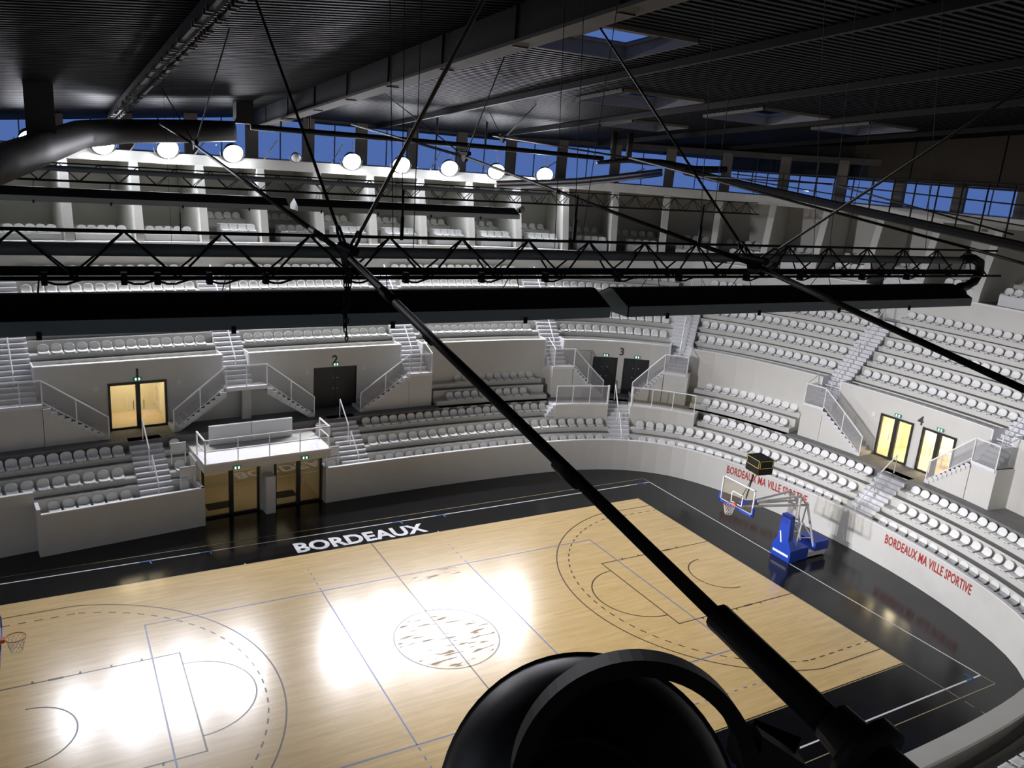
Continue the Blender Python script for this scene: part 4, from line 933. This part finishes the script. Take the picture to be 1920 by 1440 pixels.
# ------------------------------------------------------------------ basket units
def basket(sg, lab, net_label):
    e = empty('basketball_stand', lab, 'basket')
    X = lambda v: sg*v
    def B(c, sz, name, m_): return MB().box((X(c[0]), c[1], c[2]), sz).obj(name, m_, e)
    # padded base (front shield, flared) and shoulders
    prof = [(-.52, 0), (-.52, .55), (-.30, .95), (-.24, 2.05), (.24, 2.05), (.30, .95), (.52, .55), (.52, 0)]
    vs = [(X(15.95), y, z) for y, z in prof]+[(X(16.22 if z > .6 else 16.45), y, z) for y, z in prof]; n = 8
    MB().add(vs, [tuple(range(n)), tuple(range(n, 2*n))[::-1]]+[(i, n+i, n+(i+1) % n, (i+1) % n) for i in range(n)]).obj('front_pad', 'hoop_blue', e)
    B((16.72, 0, .30), (.75, 1.02, .56), 'base_pad', 'hoop_blue')
    B((17.35, 0, .16), (1.9, .9, .22), 'chassis', 'steel_white'); B((17.95, 0, .50), (.85, 1.0, .42), 'counterweight_pad', 'hoop_blue')
    MB().box((X(15.94), 0, .28), (.02, .86, .10)).obj('pad_lettering', 'letter_white', e); 
    o = MB().box((0, 0, 0), (.02, .07, .5)).obj('pad_lettering', 'letter_white', e); o.matrix_local = Matrix.Translation((X(15.94), .12, 1.0)) @ Matrix.Rotation(-.25, 4, 'X')
    for y in (-.62, .62):
        for x in (16.9, 17.9): MB().tube((X(x), y*.7, .1), (X(x), y*.7+.06, .1), .1, 12).obj('wheel', 'black_metal', e)
    for y in (-.28, .28):
        MB().tube((X(16.3), y, 1.9), (X(16.25), y, 2.95), .07, 6).obj('mast', 'steel_white', e)
        MB().tube((X(17.6), y*1.3, .35), (X(16.75), y, 2.62), .055, 6).obj('rear_strut', 'steel_white', e)
        MB().tube((X(16.5), y, .6), (X(16.75), y, 2.6), .035, 6).obj('strut', 'steel_white', e)
        MB().tube((X(16.55), y, 1.0), (X(17.4), y*1.25, .9), .025, 6).obj('brace', 'steel_white', e); MB().tube((X(17.4), y*1.25, .9), (X(16.65), y, 1.75), .025, 6).obj('brace', 'steel_white', e)
        MB().tube((X(16.65), y, 1.75), (X(16.6), -y, 1.2), .022, 6).obj('brace', 'steel_white', e)
        MB().tube((X(13.05), y*.4, 2.95), (X(16.85), y, 2.5), .055, 6).obj('lower_arm', 'steel_white', e)
        MB().tube((X(13.9), y*.3, 3.0), (X(16.3), y, 3.0), .05, 6).obj('upper_arm', 'steel_white', e)
        MB().tube((X(16.3), y, 2.95), (X(16.85), y, 2.45), .035, 6).obj('upper_arm', 'steel_white', e)
    B((16.3, 0, 2.25), (.2, .5, .5), 'mast_cover', 'steel_white')
    MB().tube((X(13.0), 0, 3.0), (X(13.95), 0, 2.9), .14, 10).obj('arm_pad', 'hoop_blue', e, True)
    # backboard
    xb = 12.8
    B((xb, 0, 3.43), (.03, 1.76, 1.02), 'backboard', 'glass_board')
    fr = MB()
    for y in (-.88, .88): fr.box((X(xb), y, 3.43), (.05, .05, 1.1))
    for z in (2.92, 3.95): fr.box((X(xb), 0, z), (.05, 1.8, .05))
    fr.obj('backboard_frame', 'steel_white', e)
    sq = MB()
    for y in (-.295, .295): sq.box((X(xb-.02), y, 3.28), (.008, .04, .45))
    for z in (3.05, 3.5): sq.box((X(xb-.02), 0, z), (.008, .63, .04))
    sq.obj('target_square', 'line_white', e)
    pd_ = MB(); pd_.box((X(xb), 0, 2.88), (.1, 1.88, .09))
    for y in (-.93, .93): pd_.box((X(xb), y, 3.03), (.1, .07, .38))
    pd_.obj('board_padding', 'hoop_blue', e)
    # rim and net
    c = Vector((X(12.425), 0, 3.05))
    MB().path([c+Vector((.235*math.cos(t), .235*math.sin(t), 0)) for t in [2*math.pi*i/24 for i in range(25)]], .012, 8).obj('rim', 'hoop_orange', e, True)
    B((12.72, 0, 3.03), (.12, .14, .1), 'rim_mount', 'hoop_orange')
    nt = MB()
    for k in range(12):
        for dr in (1, -1):
            pts = []
            for j in range(6):
                a = 2*math.pi*(k+dr*j*.5)/12; r = .235-.017*j-.004*j; pts.append(c+Vector((r*math.cos(a), r*math.sin(a), -.08*j)))
            nt.path(pts, .005, 4)
    nt.obj('net', 'net_white', e)
    return e
basket(1, 'blue and white portable basketball stand with glass backboard, behind the end line', '')
basket(-1, 'second basketball stand, only its rim and board edge at the left edge', '')
sc_ = empty('shot_clock', 'black cube shot clock with yellow edges on a pole above the backboard', 'clock')
Mc = Matrix.Translation((13.4, -.33, 4.82)) @ Matrix.Rotation(-.15, 4, 'Z')
cb_ = MB(); cb_.box((0, 0, 0), (.68, .84, .62)); o = cb_.obj('clock_body', 'black_metal', sc_); o.matrix_local = Mc
ed = MB()
for y in (-.38, .38): ed.box((-.345, y, .12), (.008, .015, .3))
for z in (-.03, .27): ed.box((-.345, 0, z), (.008, .76, .015))
for x in (-.3, .3): ed.box((x, -.425, .12), (.015, .008, .3))
for z in (-.03, .27): ed.box((0, -.425, z), (.6, .008, .015))
ed.box((-.3, -.2, -.33), (.12, .2, .03)); ed.box((-.3, .25, -.33), (.12, .16, .03)); o = ed.obj('yellow_edge', 'clock_yellow', sc_); o.matrix_local = Mc
MB().tube((13.35, -.2, 4.6), (13.3, 0, 3.2), .03, 8).obj('pole', 'black_metal', sc_)
MB().tube((13.35, -.1, 4.1), (13.2, .15, 3.2), .015, 6).obj('cable', 'black_metal', sc_)

# ------------------------------------------------------------------ floodlight right in front of the camera (unlit, seen from behind)
def atd(px, py, dist): d = ray(px, py).normalized(); return CAM+d*dist
big = empty('big_floodlight', 'large unlit black round floodlight seen from behind at the bottom edge', 'lamp')
cc = atd(1098, 1528, 1.62); vdir = (cc-CAM).normalized()
z = (vdir+Vector((0, 0, .12))).normalized(); x = Vector((0, 0, 1)).cross(z).normalized(); y = z.cross(x)
Mb = Matrix((x, y, z)).transposed().to_4x4(); Mb.translation = cc
MB().lathe([(.0, -.13), (.06, -.13), (.10, -.125), (.12, -.10), (.18, -.07), (.235, -.02), (.262, .03), (.27, .06), (.275, .06), (.275, .09), (.26, .09), (.0, .09)], Mb, 64).obj('housing', 'lamp_housing', big, True)
MB().lathe([(.115, -.108), (.125, -.118), (.135, -.105), (.125, -.095)], Mb, 48).obj('back_ring', 'black_metal', big, True)
rc = atd(1190, 1462, 1.45)
pts = [rc+ri*(.184*math.cos(t))+up*(.184*math.sin(t))+fw*.02*math.cos(t) for t in [math.radians(2+190*i/36) for i in range(37)]]
band = MB(); w_ = fw*.028
vs = []; 
for p in pts:
    n = (p-rc).normalized(); vs += [p-w_-n*.013, p+w_-n*.013, p+w_+n*.013, p-w_+n*.013]
fs = []
for i in range(len(pts)-1):
    for k in range(4): fs.append((4*i+k, 4*i+(k+1) % 4, 4*i+4+(k+1) % 4, 4*i+4+k))
band.add(vs, fs+[(0, 1, 2, 3), tuple(range(len(vs)-4, len(vs)))[::-1]]).obj('yoke', 'black_metal', big)
jb = atd(1440, 1425, 1.6); MB().box(jb, (.09, .08, .07), .5).obj('junction_box', 'black_metal', big)
MB().tube(atd(1395, 1395, 1.5), atd(1480, 1450, 1.6), .035, 10).obj('bracket', 'black_metal', big)

# handrails of the near side steps at the bottom right corner
hb = empty('handrail', 'white handrails of near side steps at the bottom right corner', 'handrail')
for s_ in (39.4, 40.3):
    pts = [(.75, 2.95), (1.9, 3.75), (3.0, 4.3)]
    MB().path([PR(s_, d, z) for d, z in pts], .05, 6).obj('rail', 'rail_white', hb)
    for d, z in pts: MB().tube(PR(s_, d, z), PR(s_, d, z-.95), .045, 6).obj('post', 'rail_white', hb)
    MB().tube(PR(s_, .75, 2.5), PR(s_, 3.0, 3.8), .035, 6).obj('lower_rail', 'rail_white', hb)
